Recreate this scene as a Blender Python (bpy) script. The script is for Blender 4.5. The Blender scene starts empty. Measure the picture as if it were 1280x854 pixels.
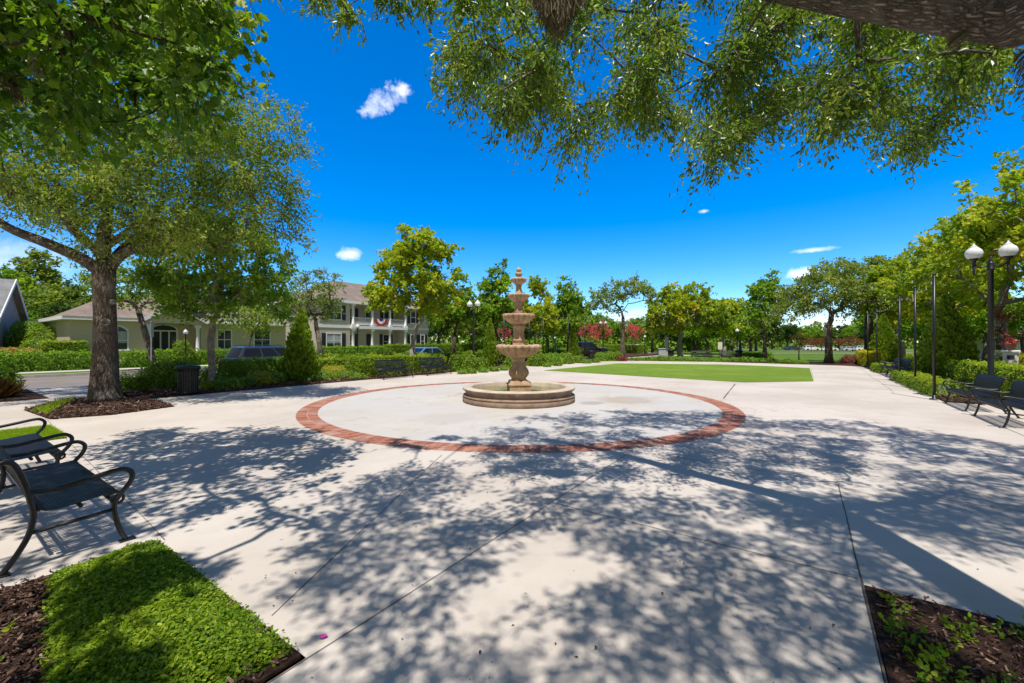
import bpy, math, random
import numpy as np
from mathutils import Vector, Matrix, Quaternion
R = math.radians
rng = np.random.default_rng(7)
random.seed(7)
scene = bpy.context.scene
COL = scene.collection
# ------------------------------------------------------------------ camera, sky, sun, exposure
EYE, FPX, HZN = 1.75, 525.0, 427.0
cam_d = bpy.data.cameras.new('camera'); cam = bpy.data.objects.new('camera', cam_d); COL.objects.link(cam)
cam.location = (0, 0, EYE); cam.rotation_euler = (R(90), 0, 0)
cam_d.sensor_width = 36; cam_d.lens = FPX/1280*36; cam_d.clip_end = 3000; cam_d.clip_start = 0.05
scene.camera = cam
SUN_EL = R(67); SUN_H = Vector((-0.12, -0.99)).normalized()
SUN = Vector((SUN_H.x*math.cos(SUN_EL), SUN_H.y*math.cos(SUN_EL), math.sin(SUN_EL)))
sun_d = bpy.data.lights.new('sun', 'SUN'); sun_d.energy = 4.2; sun_d.angle = R(0.53); sun_d.color = (1, 0.95, 0.87)
sun_o = bpy.data.objects.new('sun', sun_d); COL.objects.link(sun_o)
sun_o.rotation_euler = (-SUN).to_track_quat('-Z', 'Y').to_euler(); sun_o.location = (0, 0, 50)
scene.view_settings.view_transform = 'Standard'; scene.view_settings.look = 'None'
scene.view_settings.exposure = 0.42; scene.view_settings.gamma = 1.0
scene.cycles.max_bounces = 8; scene.cycles.diffuse_bounces = 3; scene.cycles.transparent_max_bounces = 6
scene.cycles.use_denoising = True

def at(px, py, Y):            # a measured direction at a real distance
    return Vector(((px-640)/FPX*Y, Y, EYE+(HZN-py)/FPX*Y))
def G(px, py, z=0.0):         # a point of the ground
    Y = FPX*(EYE-z)/(py-HZN)
    return Vector(((px-640)/FPX*Y, Y, z))
D1 = Vector((0.57, 0.8216)); D2 = Vector((0.8216, -0.57))      # plaza axes
A1 = math.atan2(D1.y, D1.x)
def P(u, v, z=0.0):
    return Vector((u*D2.x+v*D1.x, u*D2.y+v*D1.y, z))

world = bpy.data.worlds.new('World'); scene.world = world; world.use_nodes = True
wn = world.node_tree; wn.nodes.clear(); WL = wn.links
def wnode(t, **k):
    n = wn.nodes.new(t)
    for a, b in k.items(): setattr(n, a, b)
    return n
wout = wnode('ShaderNodeOutputWorld'); wbg = wnode('ShaderNodeBackground'); wbg.inputs[1].default_value = 0.12
sky = wnode('ShaderNodeTexSky'); sky.sky_type = 'NISHITA'; sky.sun_disc = False
sky.sun_elevation = SUN_EL; sky.sun_rotation = math.atan2(SUN_H.x, SUN_H.y)
sky.air_density = 1.0; sky.dust_density = 0.15; sky.ozone_density = 3.5
# deep blue opposite the sun; unseen rest greyed and dimmed to set fill light
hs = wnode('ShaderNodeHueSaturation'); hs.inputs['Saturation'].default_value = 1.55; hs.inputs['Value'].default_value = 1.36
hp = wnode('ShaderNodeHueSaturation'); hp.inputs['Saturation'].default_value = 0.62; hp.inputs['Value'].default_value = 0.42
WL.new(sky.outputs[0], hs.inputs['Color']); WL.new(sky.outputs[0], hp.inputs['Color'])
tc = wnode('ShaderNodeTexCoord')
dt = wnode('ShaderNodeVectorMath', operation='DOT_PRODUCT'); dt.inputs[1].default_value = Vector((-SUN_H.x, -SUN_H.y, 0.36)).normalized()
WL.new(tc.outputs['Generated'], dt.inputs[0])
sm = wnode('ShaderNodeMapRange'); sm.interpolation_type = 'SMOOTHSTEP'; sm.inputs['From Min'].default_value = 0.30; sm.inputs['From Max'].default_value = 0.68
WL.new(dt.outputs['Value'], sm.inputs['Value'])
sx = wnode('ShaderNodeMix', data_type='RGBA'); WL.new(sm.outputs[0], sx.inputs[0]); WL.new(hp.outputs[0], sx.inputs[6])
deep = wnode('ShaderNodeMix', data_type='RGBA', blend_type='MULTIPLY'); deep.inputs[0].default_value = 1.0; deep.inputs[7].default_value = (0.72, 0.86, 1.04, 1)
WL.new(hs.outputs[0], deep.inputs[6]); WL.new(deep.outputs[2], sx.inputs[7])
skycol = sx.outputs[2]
nz = wnode('ShaderNodeTexNoise'); nz.inputs['Scale'].default_value = 22; nz.inputs['Detail'].default_value = 7; nz.inputs['Roughness'].default_value = 0.62
WL.new(tc.outputs['Generated'], nz.inputs['Vector'])
def wmath(op, a, b=None, c=None):
    n = wnode('ShaderNodeMath', operation=op)
    for i, v in enumerate((a, b, c)):
        if v is None: continue
        if isinstance(v, (int, float)): n.inputs[i].default_value = v
        else: WL.new(v, n.inputs[i])
    return n.outputs[0]
def cloud(px, py, wx, wz, tilt=0.0, dens=1.0, ragged=1.0):
    global skycol
    d = Vector(((px-640)/FPX, 1, (HZN-py)/FPX)).normalized()
    sub = wnode('ShaderNodeVectorMath', operation='SUBTRACT'); sub.inputs[1].default_value = d
    WL.new(tc.outputs['Generated'], sub.inputs[0])
    mp = wnode('ShaderNodeMapping'); mp.vector_type = 'POINT'
    yaw = math.atan2(d.x, d.y)
    mp.inputs['Rotation'].default_value = (0, tilt, 0)
    mp.inputs['Scale'].default_value = (1/wx, 0.6/wx, 1/wz)
    rot = wnode('ShaderNodeVectorRotate'); rot.rotation_type = 'Y_AXIS'; rot.inputs['Angle'].default_value = tilt
    WL.new(sub.outputs[0], rot.inputs['Vector'])
    mp.inputs['Rotation'].default_value = (0, 0, 0)
    WL.new(rot.outputs[0], mp.inputs['Vector'])
    ln = wnode('ShaderNodeVectorMath', operation='LENGTH'); WL.new(mp.outputs[0], ln.inputs[0])
    e = wmath('SUBTRACT', 1.0, ln.outputs['Value'])
    nn = wmath('MULTIPLY', wmath('SUBTRACT', nz.outputs['Fac'], 0.5), 3.2*ragged)
    m = wmath('ADD', e, nn)
    mr = wnode('ShaderNodeMapRange'); mr.clamp = True
    mr.inputs['From Min'].default_value = 0.02; mr.inputs['From Max'].default_value = 0.75; mr.inputs['To Max'].default_value = dens
    WL.new(m, mr.inputs['Value'])
    far = wnode('ShaderNodeMapRange'); far.clamp = True       # nothing outside the cloud's own extent
    far.inputs['From Min'].default_value = 1.6; far.inputs['From Max'].default_value = 1.1
    WL.new(ln.outputs['Value'], far.inputs['Value'])
    fac = wmath('MULTIPLY', mr.outputs[0], far.outputs[0])
    mx = wnode('ShaderNodeMix', data_type='RGBA'); mx.inputs[7].default_value = (8.5, 8.8, 9.3, 1)
    WL.new(fac, mx.inputs[0]); WL.new(skycol, mx.inputs[6]); skycol = mx.outputs[2]
cloud(482, 124, 0.052, 0.022, tilt=0.45, dens=0.62, ragged=1.25)
cloud(498, 113, 0.034, 0.010, tilt=0.0, dens=0.42, ragged=1.2)
cloud(437, 318, 0.030, 0.017, dens=0.95, ragged=0.6)
cloud(880, 264, 0.012, 0.005, dens=0.6, ragged=0.6)
cloud(1015, 313, 0.034, 0.006, dens=0.6, ragged=0.7)
cloud(1003, 342, 0.034, 0.014, dens=0.85, ragged=0.8)
cloud(770, 398, 0.14, 0.022, dens=0.45, ragged=0.9)
cloud(1010, 405, 0.20, 0.034, dens=0.42, ragged=0.9)
cloud(30, 320, 0.06, 0.035, dens=0.35, ragged=0.9)
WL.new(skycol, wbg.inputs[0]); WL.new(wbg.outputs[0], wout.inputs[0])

# ------------------------------------------------------------------ materials
MATS = {}
def new_mat(name):
    m = bpy.data.materials.new(name); m.use_nodes = True
    nt = m.node_tree; nt.nodes.clear()
    out = nt.nodes.new('ShaderNodeOutputMaterial')
    MATS[name] = m
    return m, nt, out
def ramp(nt, stops, fac=None):
    r = nt.nodes.new('ShaderNodeValToRGB'); e = r.color_ramp.elements
    while len(e) < len(stops): e.new(0.5)
    for el, (p, c) in zip(e, stops):
        el.position = p; el.color = (*c, 1)
    if fac is not None: nt.links.new(fac, r.inputs[0])
    return r.outputs[0]
def noise(nt, scale, detail=5, rough=0.55, vec=None, dist=0.0):
    n = nt.nodes.new('ShaderNodeTexNoise'); n.inputs['Scale'].default_value = scale
    n.inputs['Detail'].default_value = detail; n.inputs['Roughness'].default_value = rough; n.inputs['Distortion'].default_value = dist
    if vec is None:
        t = nt.nodes.new('ShaderNodeTexCoord'); vec = t.outputs['Object']
    nt.links.new(vec, n.inputs['Vector'])
    return n.outputs['Fac']
def mixc(nt, a, b, fac, mode='MIX'):
    m = nt.nodes.new('ShaderNodeMix'); m.data_type = 'RGBA'; m.blend_type = mode
    for i, v in ((6, a), (7, b)):
        if isinstance(v, tuple): m.inputs[i].default_value = (*v, 1)
        else: nt.links.new(v, m.inputs[i])
    if isinstance(fac, (int, float)): m.inputs[0].default_value = fac
    else: nt.links.new(fac, m.inputs[0])
    return m.outputs[2]
def maprange(nt, val, a, b, c=0.0, d=1.0):
    m = nt.nodes.new('ShaderNodeMapRange'); m.clamp = True
    for k, v in (('From Min', a), ('From Max', b), ('To Min', c), ('To Max', d)): m.inputs[k].default_value = v
    nt.links.new(val, m.inputs['Value']); return m.outputs[0]
def bump(nt, height, strength=0.3, dist=0.01):
    b = nt.nodes.new('ShaderNodeBump'); b.inputs['Strength'].default_value = strength; b.inputs['Distance'].default_value = dist
    nt.links.new(height, b.inputs['Height']); return b.outputs[0]
def principled(nt, out, col, rough=0.6, spec=0.4, metal=0.0, normal=None):
    p = nt.nodes.new('ShaderNodeBsdfPrincipled')
    if isinstance(col, tuple): p.inputs['Base Color'].default_value = (*col, 1)
    else: nt.links.new(col, p.inputs['Base Color'])
    if isinstance(rough, (int, float)): p.inputs['Roughness'].default_value = rough
    else: nt.links.new(rough, p.inputs['Roughness'])
    p.inputs['Specular IOR Level'].default_value = spec; p.inputs['Metallic'].default_value = metal
    if normal is not None: nt.links.new(normal, p.inputs['Normal'])
    nt.links.new(p.outputs[0], out.inputs[0]); return p
def plain(name, col, rough=0.55, spec=0.4, metal=0.0, var=0.12, scale=6.0, bstr=0.0, bscale=60.0):
    m, nt, out = new_mat(name)
    dk = tuple(c*(1-var) for c in col); lt = tuple(min(1, c*(1+var)) for c in col)
    c = ramp(nt, [(0.3, dk), (0.7, lt)], noise(nt, scale, 6))
    nrm = bump(nt, noise(nt, bscale, 4), bstr, 0.01) if bstr else None
    principled(nt, out, c, rough, spec, metal, nrm); return m
LEAFK = (2.0, 1.9, 1.25)
def leafmat(name, cols, trans=0.35, rough=0.42, spec=0.45):
    cols = [(c[0]*LEAFK[0], c[1]*LEAFK[1], c[2]*LEAFK[2]) for c in cols] if name not in ('crape_leaf','crape_dark','red_blade','moss_strand','cover_leaf') else cols
    
    kk = {'oak_leaf': 1.3, 'oak_leaf_mid': 1.1, 'maple_leaf': 0.95}.get(name, 1.0); cols = [tuple(k*kk for k in c) for c in cols]
    if name == 'cover_leaf': cols = [tuple(k*1.2 for k in c) for c in cols]
    trans = trans+0.08 if name != 'moss_strand' else trans
    if name not in ('oak_leaf','maple_leaf'): rough = max(rough, 0.5); spec = min(spec, 0.28)
    m, nt, out = new_mat(name)
    a = nt.nodes.new('ShaderNodeAttribute'); a.attribute_name = 'tint'
    n = len(cols)
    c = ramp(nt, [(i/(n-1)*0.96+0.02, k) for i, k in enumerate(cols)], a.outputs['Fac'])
    p = nt.nodes.new('ShaderNodeBsdfPrincipled'); nt.links.new(c, p.inputs['Base Color'])
    p.inputs['Roughness'].default_value = rough; p.inputs['Specular IOR Level'].default_value = spec
    t = nt.nodes.new('ShaderNodeBsdfTranslucent')
    tcol = mixc(nt, c, (1.35, 1.5, 0.45), 1.0, 'MULTIPLY'); nt.links.new(tcol, t.inputs[0])
    mx = nt.nodes.new('ShaderNodeMixShader'); mx.inputs[0].default_value = trans
    nt.links.new(p.outputs[0], mx.inputs[1]); nt.links.new(t.outputs[0], mx.inputs[2]); nt.links.new(mx.outputs[0], out.inputs[0])
    return m
def barkmat(name, dark, light, scale=1.0, moss=None):
    m, nt, out = new_mat(name)
    t = nt.nodes.new('ShaderNodeTexCoord'); mp = nt.nodes.new('ShaderNodeMapping'); ab = nt.nodes.new('ShaderNodeAttribute'); ab.attribute_name = 'bark'; nt.links.new(ab.outputs['Vector'], mp.inputs['Vector'])
    mp.inputs['Scale'].default_value = (19*scale, 19*scale, 4.2*scale)
    v = nt.nodes.new('ShaderNodeTexVoronoi'); v.feature = 'DISTANCE_TO_EDGE'; v.inputs['Scale'].default_value = 1.0
    nzv = noise(nt, 4.0*scale, 7, 0.65, t.outputs['Object'])
    vm = nt.nodes.new('ShaderNodeVectorMath'); vm.operation = 'ADD'
    cmb = nt.nodes.new('ShaderNodeCombineXYZ')
    mm = nt.nodes.new('ShaderNodeMath'); mm.operation = 'MULTIPLY'; mm.inputs[1].default_value = 2.4; nt.links.new(nzv, mm.inputs[0])
    for i in range(3): nt.links.new(mm.outputs[0], cmb.inputs[i])
    nt.links.new(mp.outputs[0], vm.inputs[0]); nt.links.new(cmb.outputs[0], vm.inputs[1]); nt.links.new(vm.outputs[0], v.inputs['Vector'])
    cr = maprange(nt, v.outputs['Distance'], 0.0, 0.32)
    c = mixc(nt, dark, light, cr)
    c = mixc(nt, c, tuple(k*0.62 for k in light), maprange(nt, noise(nt, 1.7, 6), 0.45, 0.68))
    if moss: c = mixc(nt, c, moss, maprange(nt, noise(nt, 2.6, 7, 0.65), 0.5, 0.66))
    fine = noise(nt, 40, 5)
    h = nt.nodes.new('ShaderNodeMath'); h.operation = 'MULTIPLY_ADD'; h.inputs[1].default_value = 0.25; nt.links.new(fine, h.inputs[0]); nt.links.new(cr, h.inputs[2])
    principled(nt, out, c, 0.88, 0.2, 0, bump(nt, h.outputs[0], 0.9, 0.03)); return m
def concrete(name, base, stain, cool=None):
    m, nt, out = new_mat(name)
    t = nt.nodes.new('ShaderNodeTexCoord').outputs['Object']
    big = noise(nt, 0.35, 7, 0.6, t); mid = noise(nt, 2.3, 7, 0.65, t); fine = noise(nt, 160, 3, 0.7, t)
    c = mixc(nt, base, stain, maprange(nt, big, 0.40, 0.62, 0, 0.85))
    c = mixc(nt, c, tuple(k*0.78 for k in base), maprange(nt, mid, 0.50, 0.72, 0, 0.55))
    c = mixc(nt, c, tuple(k*0.55 for k in base), maprange(nt, fine, 0.56, 0.72, 0, 0.55))
    vo = nt.nodes.new('ShaderNodeTexVoronoi'); vo.inputs['Scale'].default_value = 95; nt.links.new(t, vo.inputs['Vector'])
    c = mixc(nt, c, tuple(min(1, k*1.25) for k in base), maprange(nt, vo.outputs['Distance'], 0.22, 0.08, 0, 0.5))
    if cool is not None:
        c = mixc(nt, c, cool, maprange(nt, noise(nt, 0.55, 5, 0.6, t, 0.6), 0.40, 0.60, 0, 0.9))
        rust = noise(nt, 0.7, 8, 0.7, t, 1.2)
        c = mixc(nt, c, (0.34, 0.24, 0.15), maprange(nt, rust, 0.585, 0.70, 0, 0.7))
        for (sx_, sy_, rad_, colr, k_) in ((3.4, 12.6, 1.9, (0.32, 0.24, 0.17), 0.5), (2.3, 11.9, 0.75, (0.25, 0.24, 0.23), 0.6), (-1.6, 9.6, 1.6, (0.40, 0.35, 0.29), 0.4)):    # rusty overflow and damp patches round the basin
            dd = nt.nodes.new('ShaderNodeVectorMath'); dd.operation = 'DISTANCE'; nt.links.new(t, dd.inputs[0]); dd.inputs[1].default_value = (sx_, sy_, 0)
            e_ = nt.nodes.new('ShaderNodeMath'); e_.operation = 'MULTIPLY_ADD'; e_.inputs[1].default_value = -1/rad_; e_.inputs[2].default_value = 0.55; nt.links.new(dd.outputs['Value'], e_.inputs[0])
            a2 = nt.nodes.new('ShaderNodeMath'); a2.operation = 'ADD'; nt.links.new(e_.outputs[0], a2.inputs[0]); nt.links.new(noise(nt, 1.3, 8, 0.7, t, 0.8), a2.inputs[1])
            c = mixc(nt, c, colr, maprange(nt, a2.outputs[0], 0.52, 0.72, 0, k_))
    cv = nt.nodes.new('ShaderNodeTexVoronoi'); cv.feature = 'DISTANCE_TO_EDGE'; cv.inputs['Scale'].default_value = 0.28
    wv = nt.nodes.new('ShaderNodeVectorMath'); wv.operation = 'MULTIPLY_ADD'; wn_ = nt.nodes.new('ShaderNodeTexNoise'); wn_.inputs['Scale'].default_value = 1.7; wn_.inputs['Detail'].default_value = 7; nt.links.new(t, wn_.inputs['Vector'])
    wv.inputs[1].default_value = (1.3,1.3,0); nt.links.new(wn_.outputs['Color'], wv.inputs[0]); nt.links.new(t, wv.inputs[2]); nt.links.new(wv.outputs[0], cv.inputs['Vector'])
    ck = nt.nodes.new('ShaderNodeMath'); ck.operation = 'MULTIPLY'; nt.links.new(maprange(nt, cv.outputs['Distance'], 0.0022, 0.0008), ck.inputs[0]); nt.links.new(maprange(nt, noise(nt, 0.21, 3, 0.5, t), 0.50, 0.56, 0, 0.6), ck.inputs[1])
    c = mixc(nt, c, (0.13, 0.11, 0.09), ck.outputs[0])
    spots = nt.nodes.new('ShaderNodeTexVoronoi'); spots.inputs['Scale'].default_value = 2.1; nt.links.new(t, spots.inputs['Vector'])
    c = mixc(nt, c, (0.10, 0.09, 0.08), maprange(nt, spots.outputs['Distance'], 0.045, 0.02, 0, 0.65))
    principled(nt, out, c, 0.85, 0.25, 0, bump(nt, fine, 0.35, 0.004)); return m
concrete('concrete', (0.555, 0.497, 0.438), (0.45, 0.39, 0.335))
concrete('concrete_inner', (0.52, 0.485, 0.44), (0.44, 0.40, 0.35), (0.47, 0.452, 0.435))
plain('joint', (0.15, 0.13, 0.11), 0.95, 0.1)
def mulchmat(name, a, b, c3):
    m, nt, out = new_mat(name)
    f = noise(nt, 26, 9, 0.72); g = noise(nt, 3, 5)
    c = ramp(nt, [(0.32, a), (0.52, b), (0.68, c3)], f)
    c = mixc(nt, c, tuple(k*0.6 for k in b), maprange(nt, g, 0.45, 0.65, 0, 0.7))
    principled(nt, out, c, 0.95, 0.1, 0, bump(nt, f, 1.0, 0.06)); return m
mulchmat('mulch', (0.02, 0.012, 0.009), (0.075, 0.042, 0.030), (0.17, 0.10, 0.072))
m, nt, out = new_mat('chips'); a_ = nt.nodes.new('ShaderNodeAttribute'); a_.attribute_name = 'tint'
principled(nt, out, ramp(nt, [(0, (0.02, 0.012, 0.009)), (0.55, (0.085, 0.046, 0.033)), (0.85, (0.16, 0.095, 0.068)), (1, (0.30, 0.21, 0.15))], a_.outputs['Fac']), 0.9, 0.15)
m, nt, out = new_mat('brick'); a_ = nt.nodes.new('ShaderNodeAttribute'); a_.attribute_name = 'tint'
bc = ramp(nt, [(0, (0.20, 0.075, 0.05)), (0.45, (0.34, 0.13, 0.085)), (0.8, (0.42, 0.19, 0.12)), (1, (0.42, 0.30, 0.24))], a_.outputs['Fac'])
bc = mixc(nt, bc, (0.42, 0.36, 0.31), maprange(nt, noise(nt, 1.6, 7, 0.7), 0.52, 0.72, 0, 0.7))
principled(nt, out, bc, 0.85, 0.2, 0, bump(nt, noise(nt, 70, 5), 0.4, 0.006))
m, nt, out = new_mat('stone')
sc_ = ramp(nt, [(0.28, (0.28, 0.17, 0.10)), (0.5, (0.47, 0.315, 0.20)), (0.72, (0.57, 0.43, 0.31))], noise(nt, 5, 8, 0.65))
sc_ = mixc(nt, sc_, (0.15, 0.095, 0.06), maprange(nt, noise(nt, 2.1, 8, 0.7), 0.54, 0.74, 0, 0.6))
principled(nt, out, sc_, 0.85, 0.2, 0, bump(nt, noise(nt, 45, 6), 0.6, 0.01))
m, nt, out = new_mat('basin_stone')
sc_ = ramp(nt, [(0.28, (0.15, 0.10, 0.07)), (0.5, (0.25, 0.175, 0.125)), (0.72, (0.36, 0.27, 0.205))], noise(nt, 4, 8, 0.65))
sc_ = mixc(nt, sc_, (0.16, 0.115, 0.085), maprange(nt, noise(nt, 1.4, 8, 0.7), 0.50, 0.72, 0, 0.65))
principled(nt, out, sc_, 0.85, 0.2, 0, bump(nt, noise(nt, 45, 6), 0.6, 0.01))
m, nt, out = new_mat('pond_water')
p = principled(nt, out, ramp(nt, [(0.3, (0.12, 0.115, 0.02)), (0.7, (0.21, 0.19, 0.045))], noise(nt, 1.5, 6)), 0.06, 0.5, 0, bump(nt, noise(nt, 6, 3), 0.05, 0.02))
plain('black_metal', (0.012, 0.012, 0.014), 0.38, 0.5, 0.0, 0.3, 20)
plain('strap_metal', (0.012, 0.013, 0.016), 0.42, 0.5, 0.0, 0.3, 20)
m, nt, out = new_mat('turf')
tcn = ramp(nt, [(0.3, (0.135, 0.225, 0.022)), (0.7, (0.19, 0.285, 0.03))], noise(nt, 1.1, 8, 0.7))
tcn = mixc(nt, tcn, (0.10, 0.17, 0.014), maprange(nt, noise(nt, 130, 4, 0.7), 0.48, 0.62, 0, 0.8))
tcn = mixc(nt, tcn, (0.23, 0.32, 0.05), maprange(nt, noise(nt, 0.28, 5, 0.6), 0.50, 0.64, 0, 0.6))
principled(nt, out, tcn, 0.9, 0.15, 0, bump(nt, noise(nt, 150, 4), 0.8, 0.03))
m, nt, out = new_mat('lawn')
tcn = ramp(nt, [(0.3, (0.075, 0.14, 0.02)), (0.7, (0.14, 0.23, 0.03))], noise(nt, 0.35, 9, 0.7))
tcn = mixc(nt, tcn, (0.05, 0.10, 0.012), maprange(nt, noise(nt, 40, 5, 0.7), 0.48, 0.62, 0, 0.8))
principled(nt, out, tcn, 0.95, 0.1, 0, bump(nt, noise(nt, 60, 4), 0.8, 0.05))
m, nt, out = new_mat('asphalt')
tcn = ramp(nt, [(0.3, (0.17, 0.15, 0.14)), (0.7, (0.23, 0.205, 0.19))], noise(nt, 0.8, 8, 0.7))
principled(nt, out, tcn, 0.9, 0.2, 0, bump(nt, noise(nt, 90, 4), 0.5, 0.01))
plain('yellow_paint', (0.62, 0.42, 0.06), 0.7); plain('white_paint', (0.78, 0.77, 0.75), 0.55, 0.4, 0, 0.05)
plain('kerb', (0.42, 0.39, 0.35), 0.85, 0.2, 0, 0.2, 3, 0.3)
def sidingmat(name, col, period=0.16):
    m, nt, out = new_mat(name)
    t = nt.nodes.new('ShaderNodeTexCoord'); s = nt.nodes.new('ShaderNodeSeparateXYZ'); nt.links.new(t.outputs['Object'], s.inputs[0])
    mo = nt.nodes.new('ShaderNodeMath'); mo.operation = 'FRACT'; dv = nt.nodes.new('ShaderNodeMath'); dv.operation = 'DIVIDE'; dv.inputs[1].default_value = period
    nt.links.new(s.outputs[2], dv.inputs[0]); nt.links.new(dv.outputs[0], mo.inputs[0])
    c = mixc(nt, tuple(k*0.93 for k in col), tuple(min(1, k*1.05) for k in col), noise(nt, 1.1, 7))
    principled(nt, out, c, 0.7, 0.3, 0, bump(nt, mo.outputs[0], 0.7, 0.02)); return m
sidingmat('tan_siding', (0.62, 0.51, 0.36)); sidingmat('cream_siding', (0.60, 0.53, 0.45)); sidingmat('grey_siding', (0.30, 0.30, 0.30)); sidingmat('white_siding', (0.8, 0.8, 0.8))
def shinglemat(name, a, b):
    m, nt, out = new_mat(name)
    br = nt.nodes.new('ShaderNodeTexBrick'); br.inputs['Scale'].default_value = 3.2; br.inputs['Color1'].default_value = (*a, 1); br.inputs['Color2'].default_value = (*b, 1)
    br.inputs['Mortar'].default_value = (*[k*0.6 for k in a], 1); br.inputs['Mortar Size'].default_value = 0.03
    t = nt.nodes.new('ShaderNodeTexCoord'); nt.links.new(t.outputs['Object'], br.inputs['Vector'])
    c = mixc(nt, br.outputs['Color'], tuple(k*1.2 for k in b), maprange(nt, noise(nt, 0.8, 6), 0.45, 0.7, 0, 0.6))
    principled(nt, out, c, 0.9, 0.15, 0, bump(nt, noise(nt, 30, 4), 0.5, 0.02)); return m
shinglemat('brown_shingle', (0.20, 0.155, 0.13), (0.27, 0.215, 0.185)); shinglemat('grey_shingle', (0.17, 0.17, 0.18), (0.24, 0.24, 0.25))
def glassmat(name, col, rough=0.06):
    m, nt, out = new_mat(name); principled(nt, out, ramp(nt, [(0.35, tuple(k*0.7 for k in col)), (0.65, col)], noise(nt, 1.3, 3)), rough, 0.5); return m
glassmat('window_glass', (0.035, 0.045, 0.055)); glassmat('car_glass', (0.010, 0.014, 0.024), 0.12); glassmat('blind', (0.42, 0.45, 0.46), 0.25)
m, nt, out = new_mat('globe_glass')
p = principled(nt, out, (0.92, 0.92, 0.93), 0.18, 0.5); p.inputs['Transmission Weight'].default_value = 0.30; p.inputs['IOR'].default_value = 1.15
def carpaint(name, col):
    m, nt, out = new_mat(name); p = principled(nt, out, col, 0.3, 0.5); p.inputs['Coat Weight'].default_value = 0.8; p.inputs['Coat Roughness'].default_value = 0.05; return m
carpaint('navy_paint', (0.03, 0.04, 0.065)); carpaint('silver_paint', (0.5, 0.52, 0.54)); carpaint('black_paint', (0.012, 0.012, 0.013)); carpaint('white_car', (0.78, 0.78, 0.77)); carpaint('blue_paint', (0.12, 0.22, 0.36))
plain('tyre', (0.015, 0.015, 0.015), 0.9); plain('rim', (0.45, 0.45, 0.46), 0.3, 0.5, 0.8); plain('red_lamp', (0.35, 0.015, 0.01), 0.25, 0.6)
plain('lamp_lens', (0.75, 0.75, 0.75), 0.15, 0.6); plain('dark_trim', (0.03, 0.03, 0.032), 0.6)
plain('flag_red', (0.42, 0.03, 0.035), 0.8); plain('flag_white', (0.75, 0.75, 0.75), 0.8); plain('flag_blue', (0.03, 0.05, 0.2), 0.8)
plain('sign_face', (0.70, 0.67, 0.55), 0.5); plain('galv', (0.40, 0.40, 0.38), 0.5, 0.5, 0.5)
plain('pedestal_white', (0.72, 0.71, 0.68), 0.7, 0.3, 0, 0.08, 4, 0.2); plain('pedestal_grey', (0.42, 0.43, 0.44), 0.8, 0.2, 0, 0.15, 4, 0.2)
plain('terracotta', (0.34, 0.17, 0.10), 0.8); plain('bulb', (0.40, 0.39, 0.35), 0.25, 0.5)
plain('rim_stone', (0.50, 0.42, 0.335), 0.85, 0.2, 0, 0.2, 3, 0.4)
barkmat('oak_bark', (0.055, 0.042, 0.032), (0.225, 0.175, 0.135), 1.0, (0.24, 0.215, 0.175))
barkmat('oak_bark_near', (0.085, 0.065, 0.05), (0.44, 0.355, 0.28), 2.3, (0.38, 0.33, 0.265))
barkmat('pale_bark', (0.22, 0.19, 0.155), (0.50, 0.46, 0.40), 1.0, (0.22, 0.20, 0.15))
barkmat('brown_bark', (0.05, 0.038, 0.028), (0.17, 0.13, 0.10), 1.2)
plain('twig', (0.09, 0.065, 0.045), 0.9)
leafmat('oak_leaf', [(0.028, 0.055, 0.010), (0.055, 0.095, 0.015), (0.10, 0.145, 0.028), (0.20, 0.22, 0.075)], 0.33, 0.36, 0.55)
leafmat('oak_leaf_mid', [(0.045, 0.075, 0.018), (0.085, 0.125, 0.028), (0.135, 0.175, 0.045), (0.20, 0.23, 0.08)], 0.33, 0.45)
leafmat('grey_oak_leaf', [(0.055, 0.085, 0.03), (0.10, 0.14, 0.048), (0.155, 0.19, 0.07), (0.21, 0.23, 0.11)], 0.33, 0.45)
leafmat('maple_leaf', [(0.025, 0.065, 0.008), (0.055, 0.115, 0.012), (0.11, 0.175, 0.022), (0.26, 0.28, 0.03)], 0.36, 0.42)
leafmat('syc_leaf', [(0.08, 0.135, 0.014), (0.155, 0.205, 0.02), (0.24, 0.262, 0.028), (0.31, 0.25, 0.035)], 0.38, 0.45)
leafmat('green_leaf', [(0.05, 0.10, 0.014), (0.09, 0.165, 0.02), (0.145, 0.22, 0.028), (0.20, 0.265, 0.04)], 0.35, 0.45)
leafmat('dark_leaf', [(0.015, 0.035, 0.010), (0.03, 0.06, 0.016), (0.055, 0.095, 0.022), (0.09, 0.13, 0.03)], 0.28, 0.45)
leafmat('hedge_leaf', [(0.035, 0.075, 0.008), (0.08, 0.135, 0.012), (0.15, 0.20, 0.018), (0.27, 0.28, 0.03)], 0.33, 0.42)
leafmat('gold_leaf', [(0.10, 0.12, 0.012), (0.19, 0.19, 0.018), (0.31, 0.27, 0.025), (0.40, 0.31, 0.04)], 0.33, 0.42)
leafmat('cypress_leaf', [(0.05, 0.095, 0.012), (0.095, 0.155, 0.018), (0.15, 0.215, 0.026), (0.20, 0.245, 0.035)], 0.25, 0.55)
leafmat('cover_leaf', [(0.06, 0.125, 0.007), (0.15, 0.24, 0.012), (0.27, 0.34, 0.02), (0.42, 0.44, 0.04)], 0.36, 0.38, 0.5)
leafmat('grass_blade', [(0.10, 0.17, 0.012), (0.18, 0.26, 0.02), (0.28, 0.33, 0.03)], 0.35, 0.5)
leafmat('crape_leaf', [(0.38, 0.035, 0.06), (0.66, 0.06, 0.12), (0.72, 0.17, 0.22), (0.14, 0.14, 0.04)], 0.3, 0.55)
leafmat('crape_dark', [(0.10, 0.05, 0.03), (0.26, 0.05, 0.045), (0.32, 0.085, 0.06), (0.09, 0.11, 0.03)], 0.3, 0.55)
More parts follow.
